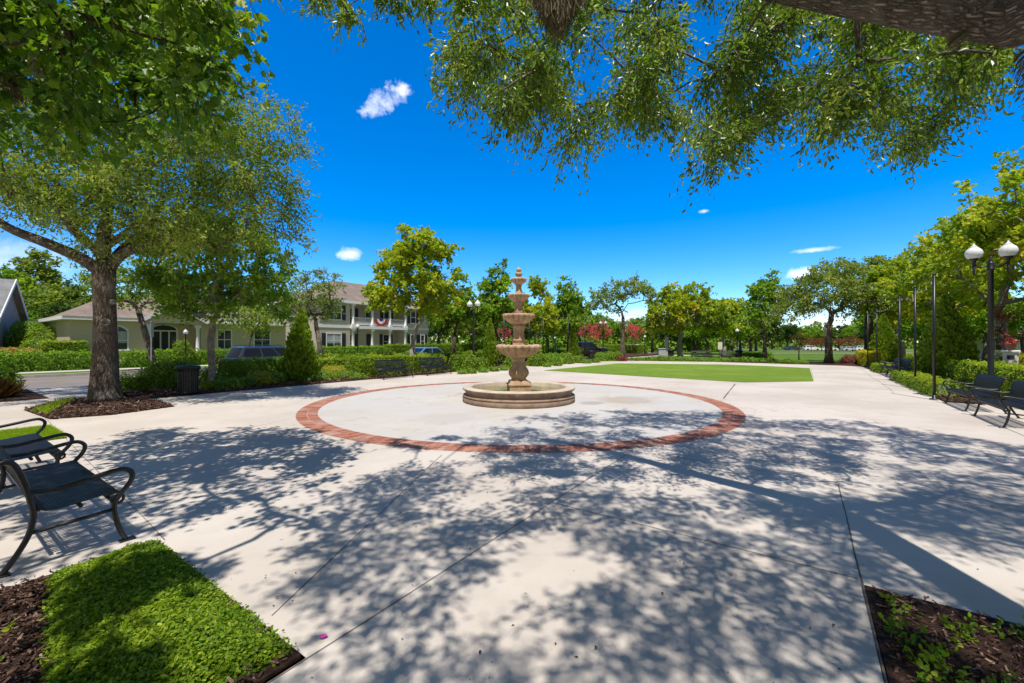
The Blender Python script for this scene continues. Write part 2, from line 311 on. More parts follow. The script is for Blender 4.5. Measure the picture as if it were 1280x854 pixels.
leafmat('red_blade', [(0.12, 0.03, 0.02), (0.22, 0.08, 0.04), (0.14, 0.15, 0.03)], 0.3, 0.5)
leafmat('moss_strand', [(0.17, 0.14, 0.105), (0.26, 0.215, 0.165), (0.36, 0.30, 0.235)], 0.25, 0.9, 0.1)
leafmat('var_leaf', [(0.06, 0.10, 0.015), (0.20, 0.12, 0.04), (0.30, 0.22, 0.08), (0.20, 0.24, 0.04)], 0.3, 0.45)

# ------------------------------------------------------------------ mesh helpers
def tag(o, label, cat, group=None):
    o['label'] = label; o['category'] = cat
    if group: o['group'] = group
    return o
def empty(name, loc, rz=0.0):
    o = bpy.data.objects.new(name, None); COL.objects.link(o); o.location = loc; o.rotation_euler = (0, 0, rz); o.empty_display_size = 0.2
    return o
def thing(name, label, cat, loc, rz=0.0, group=None):
    return tag(empty(name, loc, rz), label, cat, group)
def copy_tree(o, parent=None):
    c = o.copy(); COL.objects.link(c); c.parent = parent
    for ch in list(o.children): copy_tree(ch, c)
    return c
def relabel(o, label, group=None):
    o['label'] = label
    if group: o['group'] = group
    return o
def np_mesh(name, V, F, mats, tint=None, midx=None, smooth=False):
    V = np.asarray(V, np.float32); me = bpy.data.meshes.new(name)
    if not isinstance(F, (list, tuple)): F = [F]
    F = [np.asarray(f, np.int32) for f in F if len(f)]
    me.vertices.add(len(V)); me.vertices.foreach_set('co', V.ravel())
    loops = np.concatenate([f.ravel() for f in F]); sizes = np.concatenate([np.full(len(f), f.shape[1], np.int32) for f in F])
    me.loops.add(len(loops)); me.loops.foreach_set('vertex_index', loops)
    starts = np.concatenate([[0], np.cumsum(sizes)[:-1]]).astype(np.int32)
    me.polygons.add(len(sizes)); me.polygons.foreach_set('loop_start', starts)
    if midx is not None: me.polygons.foreach_set('material_index', np.asarray(midx, np.int32))
    for mt in mats: me.materials.append(MATS[mt] if isinstance(mt, str) else mt)
    if tint is not None:
        a = me.attributes.new('tint', 'FLOAT', 'FACE'); a.data.foreach_set('value', np.asarray(tint, np.float32))
    me.polygons.foreach_set('use_smooth', np.full(len(sizes), smooth, bool))
    me.update(calc_edges=True)
    return me
def link(name, me, parent=None, loc=None):
    o = bpy.data.objects.new(name, me); COL.objects.link(o)
    if parent is not None: o.parent = parent
    if loc is not None: o.location = loc
    return o
class MB:
    def __init__(s): s.v = []; s.f = []; s.m = []; s.sm = []; s.c = {}
    def add(s, vs, fs, m=0, smooth=False):
        b = len(s.v); s.v += [tuple(x) for x in vs]
        for f in fs: s.f.append(tuple(i+b for i in f)); s.m.append(m); s.sm.append(smooth)
    def box(s, lo, hi, m=0, M=None):
        x0, y0, z0 = lo; x1, y1, z1 = hi
        vs = [Vector(p) for p in ((x0,y0,z0),(x1,y0,z0),(x1,y1,z0),(x0,y1,z0),(x0,y0,z1),(x1,y0,z1),(x1,y1,z1),(x0,y1,z1))]
        if M is not None: vs = [M @ p for p in vs]
        s.add(vs, [(0,3,2,1),(4,5,6,7),(0,1,5,4),(1,2,6,5),(2,3,7,6),(3,0,4,7)], m)
    def bbox(s, lo, hi, b=0.01, m=0):            # box with chamfered vertical and top edges
        x0, y0, z0 = lo; x1, y1, z1 = hi
        def ring(i, z): return [(x0+i,y0,z),(x1-i,y0,z),(x1,y0+i,z),(x1,y1-i,z),(x1-i,y1,z),(x0+i,y1,z),(x0,y1-i,z),(x0,y0+i,z)]
        r0 = ring(b, z0); r1 = ring(b, z1-b)
        r2 = [(x0+b+b*.4,y0+b,z1),(x1-b-b*.4,y0+b,z1),(x1-b,y0+b+b*.4,z1),(x1-b,y1-b-b*.4,z1),(x1-b-b*.4,y1-b,z1),(x0+b+b*.4,y1-b,z1),(x0+b,y1-b-b*.4,z1),(x0+b,y0+b+b*.4,z1)]
        fs = [tuple(range(7,-1,-1)), tuple(range(16,24))]
        for k in range(2):
            for i in range(8): fs.append((k*8+i, k*8+(i+1)%8, k*8+8+(i+1)%8, k*8+8+i))
        s.add(r0+r1+r2, fs, m)
    def prism(s, poly, z0, z1, m=0):
        n = len(poly); vs = [(p[0],p[1],z0) for p in poly]+[(p[0],p[1],z1) for p in poly]
        fs = [tuple(range(n-1,-1,-1)), tuple(range(n,2*n))]+[(i,(i+1)%n,n+(i+1)%n,n+i) for i in range(n)]
        s.add(vs, fs, m)
    def extr(s, poly, ax, a0, a1, m=0):          # poly in the plane perpendicular to ax ('x': (y,z), 'y': (x,z))
        n = len(poly)
        mk = (lambda p, a: (a,p[0],p[1])) if ax == 'x' else (lambda p, a: (p[0],a,p[1]))
        vs = [mk(p,a0) for p in poly]+[mk(p,a1) for p in poly]
        fs = [tuple(range(n-1,-1,-1)), tuple(range(n,2*n))]+[(i,(i+1)%n,n+(i+1)%n,n+i) for i in range(n)]
        s.add(vs, fs, m)
    def tube(s, pts, r, n=8, m=0, cap=True, flat=None):
        pts = [Vector(p) for p in pts]; k = len(pts)
        rr = r if isinstance(r, (list, tuple)) else [r]*k
        ref = None; base = len(s.v); arc = random.uniform(0, 9)
        for i, p in enumerate(pts):
            if i: arc += (p-pts[i-1]).length
            t = (pts[min(i+1,k-1)]-pts[max(i-1,0)]).normalized()
            if ref is None:
                ref = Vector((0,0,1)) if abs(t.z) < 0.9 else Vector((1,0,0))
            x = (ref - t*ref.dot(t))
            if x.length < 1e-4: x = t.orthogonal()
            x.normalize(); ref = x; y = t.cross(x)
            for j in range(n):
                a = 2*math.pi*j/n; s.c[len(s.v)] = (rr[i]*math.cos(a), rr[i]*math.sin(a), arc); s.v.append(tuple(p+(x*math.cos(a)+y*math.sin(a))*rr[i]))
        for i in range(k-1):
            for j in range(n):
                s.f.append((base+i*n+j, base+i*n+(j+1)%n, base+(i+1)*n+(j+1)%n, base+(i+1)*n+j)); s.m.append(m); s.sm.append(True)
        if cap:
            s.f.append(tuple(base+j for j in range(n-1,-1,-1))); s.m.append(m); s.sm.append(False)
            s.f.append(tuple(base+(k-1)*n+j for j in range(n))); s.m.append(m); s.sm.append(False)
    def lathe(s, prof, n=32, m=0, cx=0, cy=0, mod=None, capt=True, capb=True):
        base = len(s.v)
        for (r, z) in prof:
            for j in range(n):
                a = 2*math.pi*j/n; rr = r; zz = z
                if mod: rr, zz = mod(r, z, a)
                s.v.append((cx+rr*math.cos(a), cy+rr*math.sin(a), zz))
        for i in range(len(prof)-1):
            for j in range(n):
                s.f.append((base+i*n+j, base+i*n+(j+1)%n, base+(i+1)*n+(j+1)%n, base+(i+1)*n+j)); s.m.append(m); s.sm.append(True)
        if capb: s.f.append(tuple(base+j for j in range(n-1,-1,-1))); s.m.append(m); s.sm.append(False)
        if capt: s.f.append(tuple(base+(len(prof)-1)*n+j for j in range(n))); s.m.append(m); s.sm.append(False)
    def mesh(s, name, mats):
        me = bpy.data.meshes.new(name); me.from_pydata(s.v, [], s.f)
        for mt in ([mats] if isinstance(mats, str) else mats): me.materials.append(MATS[mt])
        me.polygons.foreach_set('material_index', s.m); me.polygons.foreach_set('use_smooth', s.sm); me.update()
        if mats in ('oak_bark','oak_bark_near','pale_bark','brown_bark'):
            at_ = me.attributes.new('bark', 'FLOAT_VECTOR', 'POINT'); at_.data.foreach_set('vector', np.array([s.c.get(i, p) for i, p in enumerate(s.v)], np.float32).ravel())
        return me
    def build(s, name, mats, parent=None, loc=None): return link(name, s.mesh(name, mats), parent, loc)
def struct(o): o['kind'] = 'structure'; return o
def sharp(o, ang=40):
    for p in o.data.polygons: p.use_smooth = True
    o.data.set_sharp_from_angle(angle=R(ang)); return o

# leaf templates: x along the leaf, y across, z normal
T_RHOMB = (np.array([[0,0,0],[0.45,0.26,0.05],[1,0,-0.03],[0.45,-0.26,0.05]]), [np.array([[0,1,2],[0,2,3]])])
T_OAK = (np.array([[0,0,0],[0.3,0.17,0.05],[0.72,0.18,0.03],[1,0,-0.08],[0.72,-0.18,0.03],[0.3,-0.17,0.05]]), [np.array([[0,1,2,3],[0,3,4,5]])])
T_MAPLE = (np.array([[0,0,0],[0.12,0.42,0.03],[0.36,0.31,0.03],[0.60,0.46,-0.06],[0.70,0.24,0.02],[1,0,-0.12],[0.70,-0.24,0.02],[0.60,-0.46,-0.06],[0.36,-0.31,0.03],[0.12,-0.42,0.03]]),
           [np.array([[0,1,2],[2,3,4],[4,5,0],[0,2,4],[0,5,6],[6,7,8],[8,9,0],[0,6,8]])])
T_BLADE = (np.array([[0,0.04,0],[0.5,0.035,0.06],[1,0,0.2],[0.5,-0.035,0.06],[0,-0.04,0]]), [np.array([[0,1,2],[0,2,4],[4,2,3]])])
T_OVAL = (np.array([[0,0,0],[0.25,0.28,0.05],[0.7,0.3,0.05],[1,0,-0.04],[0.7,-0.3,0.05],[0.25,-0.28,0.05]]), [np.array([[0,1,2,3],[0,3,4,5]])])
def unit(a): return a/np.maximum(np.linalg.norm(a, axis=1, keepdims=True), 1e-9)
def leaves(tpl, pos, axis, nrm, size, tint):
    tv, tf = tpl; N, k = len(pos), len(tv)
    ax = unit(axis); n = unit(nrm - ax*np.sum(nrm*ax, 1, keepdims=True)); b = np.cross(n, ax)
    s = np.asarray(size).reshape(-1,1,1)
    V = pos[:,None,:] + s*(tv[None,:,0:1]*ax[:,None,:] + tv[None,:,1:2]*b[:,None,:] + tv[None,:,2:3]*n[:,None,:])
    off = (np.arange(N)*k).reshape(-1,1,1)
    Fs = []; Ts = []
    for f in tf:
        Fs.append((f[None]+off).reshape(-1, f.shape[1])); Ts.append(np.repeat(tint, len(f)))
    return V.reshape(-1,3), Fs, np.concatenate(Ts)
# ------------------------------------------------------------------ growing trees and hedges
def blob_points(blobs, n, shell=0.5, mind=0.0, tries=30):
    vol = np.array([b[3]*b[4]*b[5] for b in blobs], float)**0.8; pr = vol/vol.sum(); out = []
    for _ in range(n):
        for t in range(tries):
            b = blobs[rng.choice(len(blobs), p=pr)]
            d = rng.normal(size=3); d /= np.linalg.norm(d)
            r = rng.random()**(1/3) if rng.random() > shell else 0.72+0.28*rng.random()
            p = np.array(b[:3]) + d*r*np.array(b[3:6])
            if not mind or not out or np.min(np.linalg.norm(np.array(out)-p, axis=1)) > mind: out.append(p); break
    return np.array(out)
def grow(trunk, radii, clusters, sides=8, rmin=0.012, first=None, jit=0.12, rscale=1.0, pw=0.5):
    """trunk: polyline; limbs reach every cluster centre. Returns an MB of wood."""
    nodes = [np.array(p, float) for p in trunk]; par = [-1]+list(range(len(trunk)-1)); nt = len(trunk)
    lo = nt//2 if first is None else first
    chains = []; order = np.argsort([min(np.linalg.norm(c-t) for t in nodes[lo:]) for c in clusters])
    plen = [0.0]*nt
    for ci in order:
        c = clusters[ci]; A = np.array(nodes[lo:]); d = np.linalg.norm(A-c, axis=1)
        cost = d + 0.7*np.maximum(0, A[:,2]-c[2]) + 0.10*np.array(plen[lo:])
        k = lo+int(np.argmin(cost)); p0 = nodes[k]; L = np.linalg.norm(c-p0)
        if L < 1e-3: continue
        m = int(min(7, max(2, round(L/0.55))))
        dirp = p0-nodes[par[k]] if par[k] >= 0 else np.array([0,0,1.0]); dirp = dirp/max(1e-6, np.linalg.norm(dirp))
        ctrl = p0 + 0.45*L*(0.55*dirp+0.45*(c-p0)/L) + np.array([0,0,0.12*L])
        ch = [k]; prev = k
        for i in range(1, m+1):
            t = i/m; q = (1-t)**2*p0+2*t*(1-t)*ctrl+t*t*c
            if i < m: q = q + rng.normal(size=3)*jit*L/m*1.2
            nodes.append(q); par.append(prev); plen.append(plen[prev]+L/m); prev = len(nodes)-1; ch.append(prev)
        chains.append(ch)
    cnt = np.zeros(len(nodes)); tips = [ch[-1] for ch in chains]
    for t in tips: cnt[t] += 1
    for i in range(len(nodes)-1, 0, -1):
        if par[i] >= 0: cnt[par[i]] += cnt[i]
    tot = max(1, cnt[0]); rtop = radii[-1]
    def rad(i): return max(rmin, min(rtop, rscale*rtop*(cnt[i]/tot)**pw))
    mb = MB(); mb.tube(trunk, list(radii), sides*2)
    for ch in chains:
        rr = [rad(ch[1])*1.08]+[rad(i) for i in ch[1:]]
        rr[-1] = max(rmin*0.6, rr[-1]*0.6)
        mb.tube([nodes[i] for i in ch], rr, max(4, min(sides, int(4+rr[0]*40))), cap=False)
    return mb
def foliage(clusters, crad, twigs, per, size, tpl, center=None, droop=0.25, outward=0.5, upb=0.7, twig_len=1.0, tintj=0.16, wood=None, tw_r=0.004, flat=0.75, spread=0.10):
    """leaves along short twigs around every cluster centre"""
    C = np.asarray(clusters); n = len(C)
    cr = np.broadcast_to(np.asarray(crad, float), (n,))
    T = n*twigs; ci = np.repeat(np.arange(n), twigs)
    d = rng.normal(size=(T,3)); d[:,2] *= flat
    if center is not None:
        o = unit(C-np.asarray(center)); d = unit(d)+outward*o[ci]
    d = unit(d); ln = cr[ci]*twig_len*rng.uniform(0.55, 1.25, T)
    s0 = C[ci] + rng.normal(size=(T,3))*cr[ci][:,None]*0.22
    ti = np.repeat(np.arange(T), per); s = np.tile(np.linspace(0.18, 1, per), T)+rng.normal(size=T*per)*0.05
    dn = np.array([0,0,-1.0])
    pos = s0[ti]+d[ti]*(ln[ti]*s)[:,None]+dn*(droop*ln[ti]*s*s)[:,None]+rng.normal(size=(T*per,3))*(spread*cr[ci][ti])[:,None]
    ax = d[ti]*0.7+dn*droop+rng.normal(size=(T*per,3))*0.55
    nr = rng.normal(size=(T*per,3))*0.75+np.array([0,0,upb])
    sz = size*rng.uniform(0.65, 1.25, T*per)
    ct = rng.normal(size=n)*tintj; tw = rng.normal(size=T)*0.07
    tint = np.clip(0.42+ct[ci][ti]+tw[ti]+rng.normal(size=T*per)*0.13, 0, 1)
    if wood is not None:
        step = 1 if wood is True else wood
    return leaves(tpl, pos, ax, nr, sz, tint), (s0, d, ln, droop)
def twig_mesh(mb, tw, r=0.005, every=1):
    s0, d, ln, droop = tw
    for i in range(0, len(s0), every):
        pts = [s0[i]+d[i]*ln[i]*t+np.array([0,0,-1.0])*droop*ln[i]*t*t for t in (0, 0.5, 1)]
        mb.tube(pts, [r, r*0.8, r*0.4], 3, cap=False)
def tree(name, label, base, trunk, radii, blobs, ncl, crad, twigs, per, lsize, tpl, leaf, bark, group=None, shell=0.55, mind=0.0, first=None,
         droop=0.25, outward=0.5, upb=0.7, sides=7, twood=0, clusters=None, rscale=1.0, pw=0.5, tintj=0.16, rmin=0.012, cat='tree', flare=True, twig_len=1.0, spread=0.10):
    """all coordinates relative to base"""
    root = thing(name, label, cat, base, 0, group)
    C = blob_points(blobs, ncl, shell, mind) if clusters is None else clusters
    mb = grow(trunk, radii, C, sides, rmin, first, rscale=rscale, pw=pw)
    cen = np.mean(C, 0)-np.array([0,0,0.3*np.ptp(C[:,2])])
    (V, F, t), tw = foliage(C, crad, twigs, per, lsize, tpl, cen, droop, outward, upb, tintj=tintj, twig_len=twig_len, spread=spread)
    if twood: twig_mesh(mb, tw, 0.004 if twood is True else twood)
    o = mb.build('trunk', bark, root)
    c = link('crown', np_mesh('crown', V, F, [leaf], t), root)
    return root
def trunk_line(h, lean=(0,0), n=5, wob=0.05, z0=-0.1):
    pts = []
    for i in range(n):
        t = i/(n-1); pts.append((lean[0]*t**1.3*h+random.uniform(-wob,wob)*(0<i), lean[1]*t**1.3*h+random.uniform(-wob,wob)*(0<i), z0+t*(h-z0)))
    return pts
def trunk_r(r, n=5, flare=1.5, top=0.75):
    return [r*(flare if i == 0 else (1+(top-1)*i/(n-1))) for i in range(n)]

def shell_leaves(pts, nrms, size, tpl, tint, rough=0.8):
    N = len(pts)
    ax = np.cross(nrms, rng.normal(size=(N,3)))+nrms*0.5+rng.normal(size=(N,3))*0.3
    nr = nrms*0.6+rng.normal(size=(N,3))*rough*0.6+np.array([0,0,0.35])
    return leaves(tpl, pts, ax, nr, size*rng.uniform(0.6,1.3,N), tint)
def lump(p, s, amp):
    return amp*(np.sin(p[:,0]*s+1.3)*np.sin(p[:,1]*s*1.1+0.4)+0.6*np.sin(p[:,0]*s*2.3+p[:,2]*s*1.7)+0.5*np.sin(p[:,1]*s*2.9+2+p[:,2]*s*2.1))
def hedge(name, label, loc, rz, L, W, H, leaf='hedge_leaf', lsize=0.06, dens=420, group=None, cat='hedge', wob=0.05, tpl=T_OVAL, tint0=0.40, taper=0.0, parent=None):
    """clipped hedge: leaf clumps over a dense body; origin at the middle of the base"""
    areas = [L*W, L*H, L*H, W*H, W*H]; P_ = []; N_ = []
    for k, a in enumerate(areas):
        n = int(a*dens); u = rng.uniform(-0.5,0.5,n); v = rng.uniform(0,1,n)
        if k == 0: p = np.stack([u*L, (v-.5)*W, np.full(n,H)],1); q = (0,0,1)
        elif k < 3: sg = 1 if k == 1 else -1; p = np.stack([u*L, np.full(n,sg*W/2), v*H],1); q = (0,sg,0.15)
        else: sg = 1 if k == 3 else -1; p = np.stack([np.full(n,sg*L/2), u*W, v*H],1); q = (sg,0,0.15)
        P_.append(p); N_.append(np.tile(np.array(q,float),(n,1)))
    p = np.concatenate(P_); q = np.concatenate(N_)
    # round the long edges, then let the surface swell and sink
    ez = np.clip((p[:,2]-H*0.72)/(H*0.28),0,1)
    p[:,1] *= 1-0.16*ez**2; p[:,0] *= 1-0.10*ez**2*min(1, W/L*1.5)
    p = p+q*(lump(p, 4.2, wob)[:,None]) - q*np.abs(rng.normal(size=len(p))*0.035)[:,None]
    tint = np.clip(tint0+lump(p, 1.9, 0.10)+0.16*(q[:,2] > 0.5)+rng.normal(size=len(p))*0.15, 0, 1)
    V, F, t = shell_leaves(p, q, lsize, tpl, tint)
    ins = 0.07; cx, cy, cz = L/2-ins, W/2-ins, H-ins
    core = np.array([[-cx,-cy,0],[cx,-cy,0],[cx,cy,0],[-cx,cy,0],[-cx*.93,-cy*.86,cz],[cx*.93,-cy*.86,cz],[cx*.93,cy*.86,cz],[-cx*.93,cy*.86,cz]])
    cf = np.array([[4,5,6,7],[0,1,5,4],[1,2,6,5],[2,3,7,6],[3,0,4,7]])+len(V)
    order_t = np.concatenate([t, np.full(5,0.08)])
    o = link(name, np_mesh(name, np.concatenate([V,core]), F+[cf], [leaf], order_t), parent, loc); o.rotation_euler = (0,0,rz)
    return tag(o, label, cat, group) if label else o
def shrub(name, label, loc, rx, ry, h, leaf='hedge_leaf', lsize=0.06, dens=420, group=None, cat='shrub', wob=0.07, tpl=T_OVAL, tint0=0.42, shape=1.0, rz=0.0):
    """rounded shrub; shape 1 = mound, >1 = pointed cone"""
    n = int(dens*(2*math.pi*rx*ry+math.pi*(rx+ry)*h*0.8)*0.62)
    a = rng.uniform(0,2*math.pi,n); t = rng.uniform(0.02,1,n)
    if shape > 1.01:
        rr = (1-t**1.35)**0.85*np.where(t < 0.12, 0.80+1.6*t, 1.0)*1.0; z = t*h
    else:
        th = np.arccos(1-t*1.0); rr = np.sin(np.clip(th,0,1.57))**0.75; z = np.cos(th)*h
    p = np.stack([rx*rr*np.cos(a), ry*rr*np.sin(a), z],1)
    q = unit(np.stack([np.cos(a)*rr/rx, np.sin(a)*rr/ry, (z/h*0.9+0.05)/h if shape <= 1.01 else np.full(n,0.25/rx)],1))
    p = p+q*lump(p, 5.5/max(0.4,min(rx,1.0)), wob)[:,None]-q*np.abs(rng.normal(size=n)*0.05)[:,None]
    p[:,2] = np.maximum(p[:,2], 0.02)
    tint = np.clip(tint0+lump(p, 3.0, 0.09)+rng.normal(size=n)*0.15, 0, 1)
    if shape > 1.01:
        nn = len(p); ax = q*0.55+np.array([0,0,1.0])+rng.normal(size=(nn,3))*0.28; nr = q+rng.normal(size=(nn,3))*0.5
        V, F, tt = leaves(tpl, p, ax, nr, lsize*rng.uniform(0.6,1.3,nn), tint)
    else: V, F, tt = shell_leaves(p, q, lsize, tpl, tint)
    m, k = 10, 14; cv = []; 
    for i in range(m):
        tz = i/(m-1)
        r_ = (1-tz**1.35)**0.85 if shape > 1.01 else math.sqrt(max(0,1-tz*tz))
        for j in range(k): cv.append((rx*0.86*r_*math.cos(2*math.pi*j/k), ry*0.86*r_*math.sin(2*math.pi*j/k), tz*h*0.93))
    cf = np.array([(i*k+j, i*k+(j+1)%k, (i+1)*k+(j+1)%k, (i+1)*k+j) for i in range(m-1) for j in range(k)])+len(V)
    o = link(name, np_mesh(name, np.concatenate([V,np.array(cv)]), F+[cf], [leaf], np.concatenate([tt,np.full(len(cf),0.06)])), None, loc); o.rotation_euler = (0,0,rz)
    return tag(o, label, cat, group)
def chips(name, poly, n, size, z0, kind=None):
    """loose bark chips scattered over a bed (nobody could count them)"""
    poly = np.array(poly)[:, :2]; mn, mx = poly.min(0), poly.max(0); pts = []
    while len(pts) < n:
        q = rng.uniform(mn, mx, (n*3,2)); ins = inside(q, poly); pts += list(q[ins])
    q = np.array(pts[:n]); N = len(q)
    p = np.stack([q[:,0], q[:,1], z0+rng.uniform(0,0.035,N)],1)
    ax = rng.normal(size=(N,3))*np.array([1,1,0.35]); nr = rng.normal(size=(N,3))*0.45+np.array([0,0,1.0])
    tv = np.array([[0,.16,0],[1,.10,0],[.95,-.14,0],[.05,-.18,0],[0,.16,.1],[1,.10,.1],[.95,-.14,.1],[.05,-.18,.1]])
    tf = [np.array([[3,2,1,0],[4,5,6,7],[0,1,5,4],[1,2,6,5],[2,3,7,6],[3,0,4,7]])]
    V, F, t = leaves((tv,tf), p, ax, nr, size*rng.uniform(0.4,1.5,N), rng.random(N))
    o = link(name, np_mesh(name, V, F, ['chips'], t)); o['kind'] = 'stuff'; return o
def inside(q, poly):
    x, y = q[:,0], q[:,1]; c = np.zeros(len(q), bool); n = len(poly); j = n-1
    for i in range(n):
        xi, yi = poly[i]; xj, yj = poly[j]
        c ^= ((yi > y) != (yj > y)) & (x < (xj-xi)*(y-yi)/(yj-yi+1e-12)+xi); j = i
    return c
# ------------------------------------------------------------------ the ground
def gz(x, y):
    v = x*D1.x+y*D1.y
    return -0.0085*min(max(v-38, 0), 140)
def grid_sheet(name, us, vs, zoff, m):
    V = []; F = []
    for u in us:
        for v in vs:
            p = P(u, v); V.append((p.x, p.y, zoff+gz(p.x, p.y)))
    k = len(vs)
    for i in range(len(us)-1):
        for j in range(k-1): F.append((i*k+j, (i+1)*k+j, (i+1)*k+j+1, i*k+j+1))
    mb = MB(); mb.add(V, F); return struct(mb.build(name, m))
struct(grid_sheet('ground', [-1500,-300,-100,-40,0,100,400,1500], [-900,-100,0,38,60,100,178,400,1500], -0.15, 'lawn'))
o = grid_sheet('park_lawn', [-23.4,0,30,80,250,900], [-60,0,20,38,45,60,80,100,130,178,300,1400], -0.02, 'lawn')
o = grid_sheet('street', [-33.0,-28,-23.45], [-120,-20,0,20,38,60,100,178,300], -0.14, 'asphalt')
o = grid_sheet('verge', [-300,-60,-33.25], [-120,-20,0,20,38,60,100,178,300], -0.015, 'lawn')
o = grid_sheet('street_centre_line', [-29.62,-29.5], [-120,-20,0,20,38,60,100,178], -0.135, 'yellow_paint')
def strip(name, u0, u1, vs, z0, z1, m):
    mb = MB()
    for a, b in zip(vs[:-1], vs[1:]):
        ps = [P(u0,a), P(u1,a), P(u1,b), P(u0,b)]; zz = [gz(p.x,p.y) for p in ps]
        mb.add([(p.x,p.y,z0+z) for p,z in zip(ps,zz)]+[(p.x,p.y,z1+z) for p,z in zip(ps,zz)], [(4,5,6,7),(0,1,5,4),(1,2,6,5),(2,3,7,6),(3,0,4,7)])
    return struct(mb.build(name, m))
strip('kerb', -33.25, -33.0, [-120,-20,0,20,38,60,100,178], -0.15, 0.004, 'kerb')
strip('kerb', -23.45, -23.25, [-120,-20,0,20,38,60,100,178], -0.15, 0.004, 'kerb')
strip('footpath', -36.6, -35.2, [-120,-20,0,20,38,60,100,178], -0.03, -0.005, 'concrete')
CU, CV = -6.96, 10.4
RC = Vector((0.2, 12.5)); R_OUT, R_IN = 5.9, 5.42
plaza_uv = [(-23.25,-40),(-4.62,-40),(-4.62,1.26),(-2.26,1.26),(-2.26,-40),(0.34,-40),(0.34,3.92),(40,3.92),(40,8.5),(3.35,8.5),(3.35,38.2),(1.5,39),(-8,40.2),(-14.2,40.2),(-16.4,38.5),(-16.4,3.6),(-19.6,3.6),(-19.9,4.0),(-23.25,4.0)]
poly = [P(u,v) for u,v in plaza_uv]
mb = MB(); n = len(poly)
# top face filled in two bands so that the concave outline stays valid
import bmesh
def flat_poly(name, pts, z1, z0, m):
    bm = bmesh.new(); top = [bm.verts.new((p[0],p[1],z1)) for p in pts]; f = bm.faces.new(top)
    r = bmesh.ops.triangulate(bm, faces=[f], ngon_method='EAR_CLIP')
    bot = [bm.verts.new((p[0],p[1],z0)) for p in pts]
    for i in range(len(pts)):
        j = (i+1)%len(pts); bm.faces.new((top[i],bot[i],bot[j],top[j]))
    bmesh.ops.recalc_face_normals(bm, faces=bm.faces[:])
    me = bpy.data.meshes.new(name); bm.to_mesh(me); bm.free(); me.materials.append(MATS[m])
    return link(name, me)
struct(flat_poly('plaza', poly, 0.0, -0.15, 'concrete'))
mb = MB(); mb.lathe([(R_IN+0.005, 0.0),(R_IN+0.005, 0.005)], 128, 0, RC.x, RC.y, capb=False); struct(mb.build('plaza_circle', 'concrete_inner'))
# brick band: two courses of bricks set radially
V = []; F = []; T = []
mbk = MB(); nb = 352
for row, (ra, rb) in enumerate(((R_IN+0.012, R_IN+0.235),(R_IN+0.247, R_OUT))):
    for k in range(nb):
        a0 = 2*math.pi*(k+0.5*row)/nb; a1 = a0+2*math.pi/nb*0.93; z = 0.006+random.uniform(0,0.003)
        ps = [(RC.x+r*math.cos(a), RC.y+r*math.sin(a)) for r, a in ((ra,a0),(rb,a0),(rb,a1),(ra,a1))]
        b = len(V); V += [(x,y,z) for x,y in ps]+[(x,y,0.0) for x,y in ps]
        F += [(b,b+1,b+2,b+3),(b+4,b+5,b+1,b),(b+5,b+6,b+2,b+1),(b+6,b+7,b+3,b+2),(b+7,b+4,b,b+3)]
        T += [min(1,max(0,random.gauss(0.5,0.22)))]*5
struct(link('brick_band', np_mesh('brick_band', V, np.array(F), ['brick'], T)))
mb = MB(); N = 128
vs = []
for r in (R_IN+0.004, R_OUT+0.012):
    for j in range(N): vs.append((RC.x+r*math.cos(2*math.pi*j/N), RC.y+r*math.sin(2*math.pi*j/N), 0.0035))
mb.add(vs, [(j,N+j,N+(j+1)%N,(j+1)%N) for j in range(N)]); struct(mb.build('brick_mortar', 'kerb'))
# joints and cracks of the slab
mb = MB()
def joint(a, b, w=0.009, z=0.003):
    a = Vector(a[:2]); b = Vector(b[:2]); L = (b-a).length; k = max(2,int(L/0.5)); nrm = Vector((-(b-a).y,(b-a).x)).normalized(); vs = []
    for i in range(k+1):
        p = a.lerp(b,i/k)+nrm*random.uniform(-0.004,0.004); ww = w*random.uniform(0.6,1.15)/2
        vs += [(p.x+nrm.x*ww,p.y+nrm.y*ww,z),(p.x-nrm.x*ww,p.y-nrm.y*ww,z)]
    mb.add(vs, [(2*i,2*i+1,2*i+3,2*i+2) for i in range(k)])
joint(P(-2.25,6.55), P(-2.25,-3), 0.011); joint(G(552,569), G(340,770), 0.010); joint(P(-2.2,4.0), P(0.33,4.0)); joint(P(-1.6,6.62), P(3.3,6.5))
joint(P(0.35,6.5), P(0.35,-8), 0.013)
joint(G(919,480), G(904,498.5), 0.05); joint(G(944,503), P(3.3,13.2)); joint(G(1010,497), P(3.3,15.8)); joint(P(0.4,23.6), P(0.4,36)); joint(P(0.5,20.2), P(3.3,20.2)); joint(P(0.6,25), P(3.3,25)); joint(P(0.6,30), P(3.3,30))
joint(P(-13.0,8), P(-16.4,7.6)); joint(P(-12.9,14), P(-16.4,14)); joint(P(-8,20.3), P(-16.3,21.2)); joint(G(200,560), G(380,520),0.008); joint(P(-4.62,1.3), P(-16,1.9), 0.008)
joint(P(3.2,8.4), P(3.2,4), 0.012)
struct(mb.build('plaza_joint', 'joint'))
# turf
turf_px = [(680,463.3),(930,478.3),(1017,476.9),(1012,460.6),(960,458),(900,456),(774,454.5)]
tp = [G(*p) for p in turf_px]
struct(flat_poly('turf', tp, 0.022, -0.01, 'turf'))
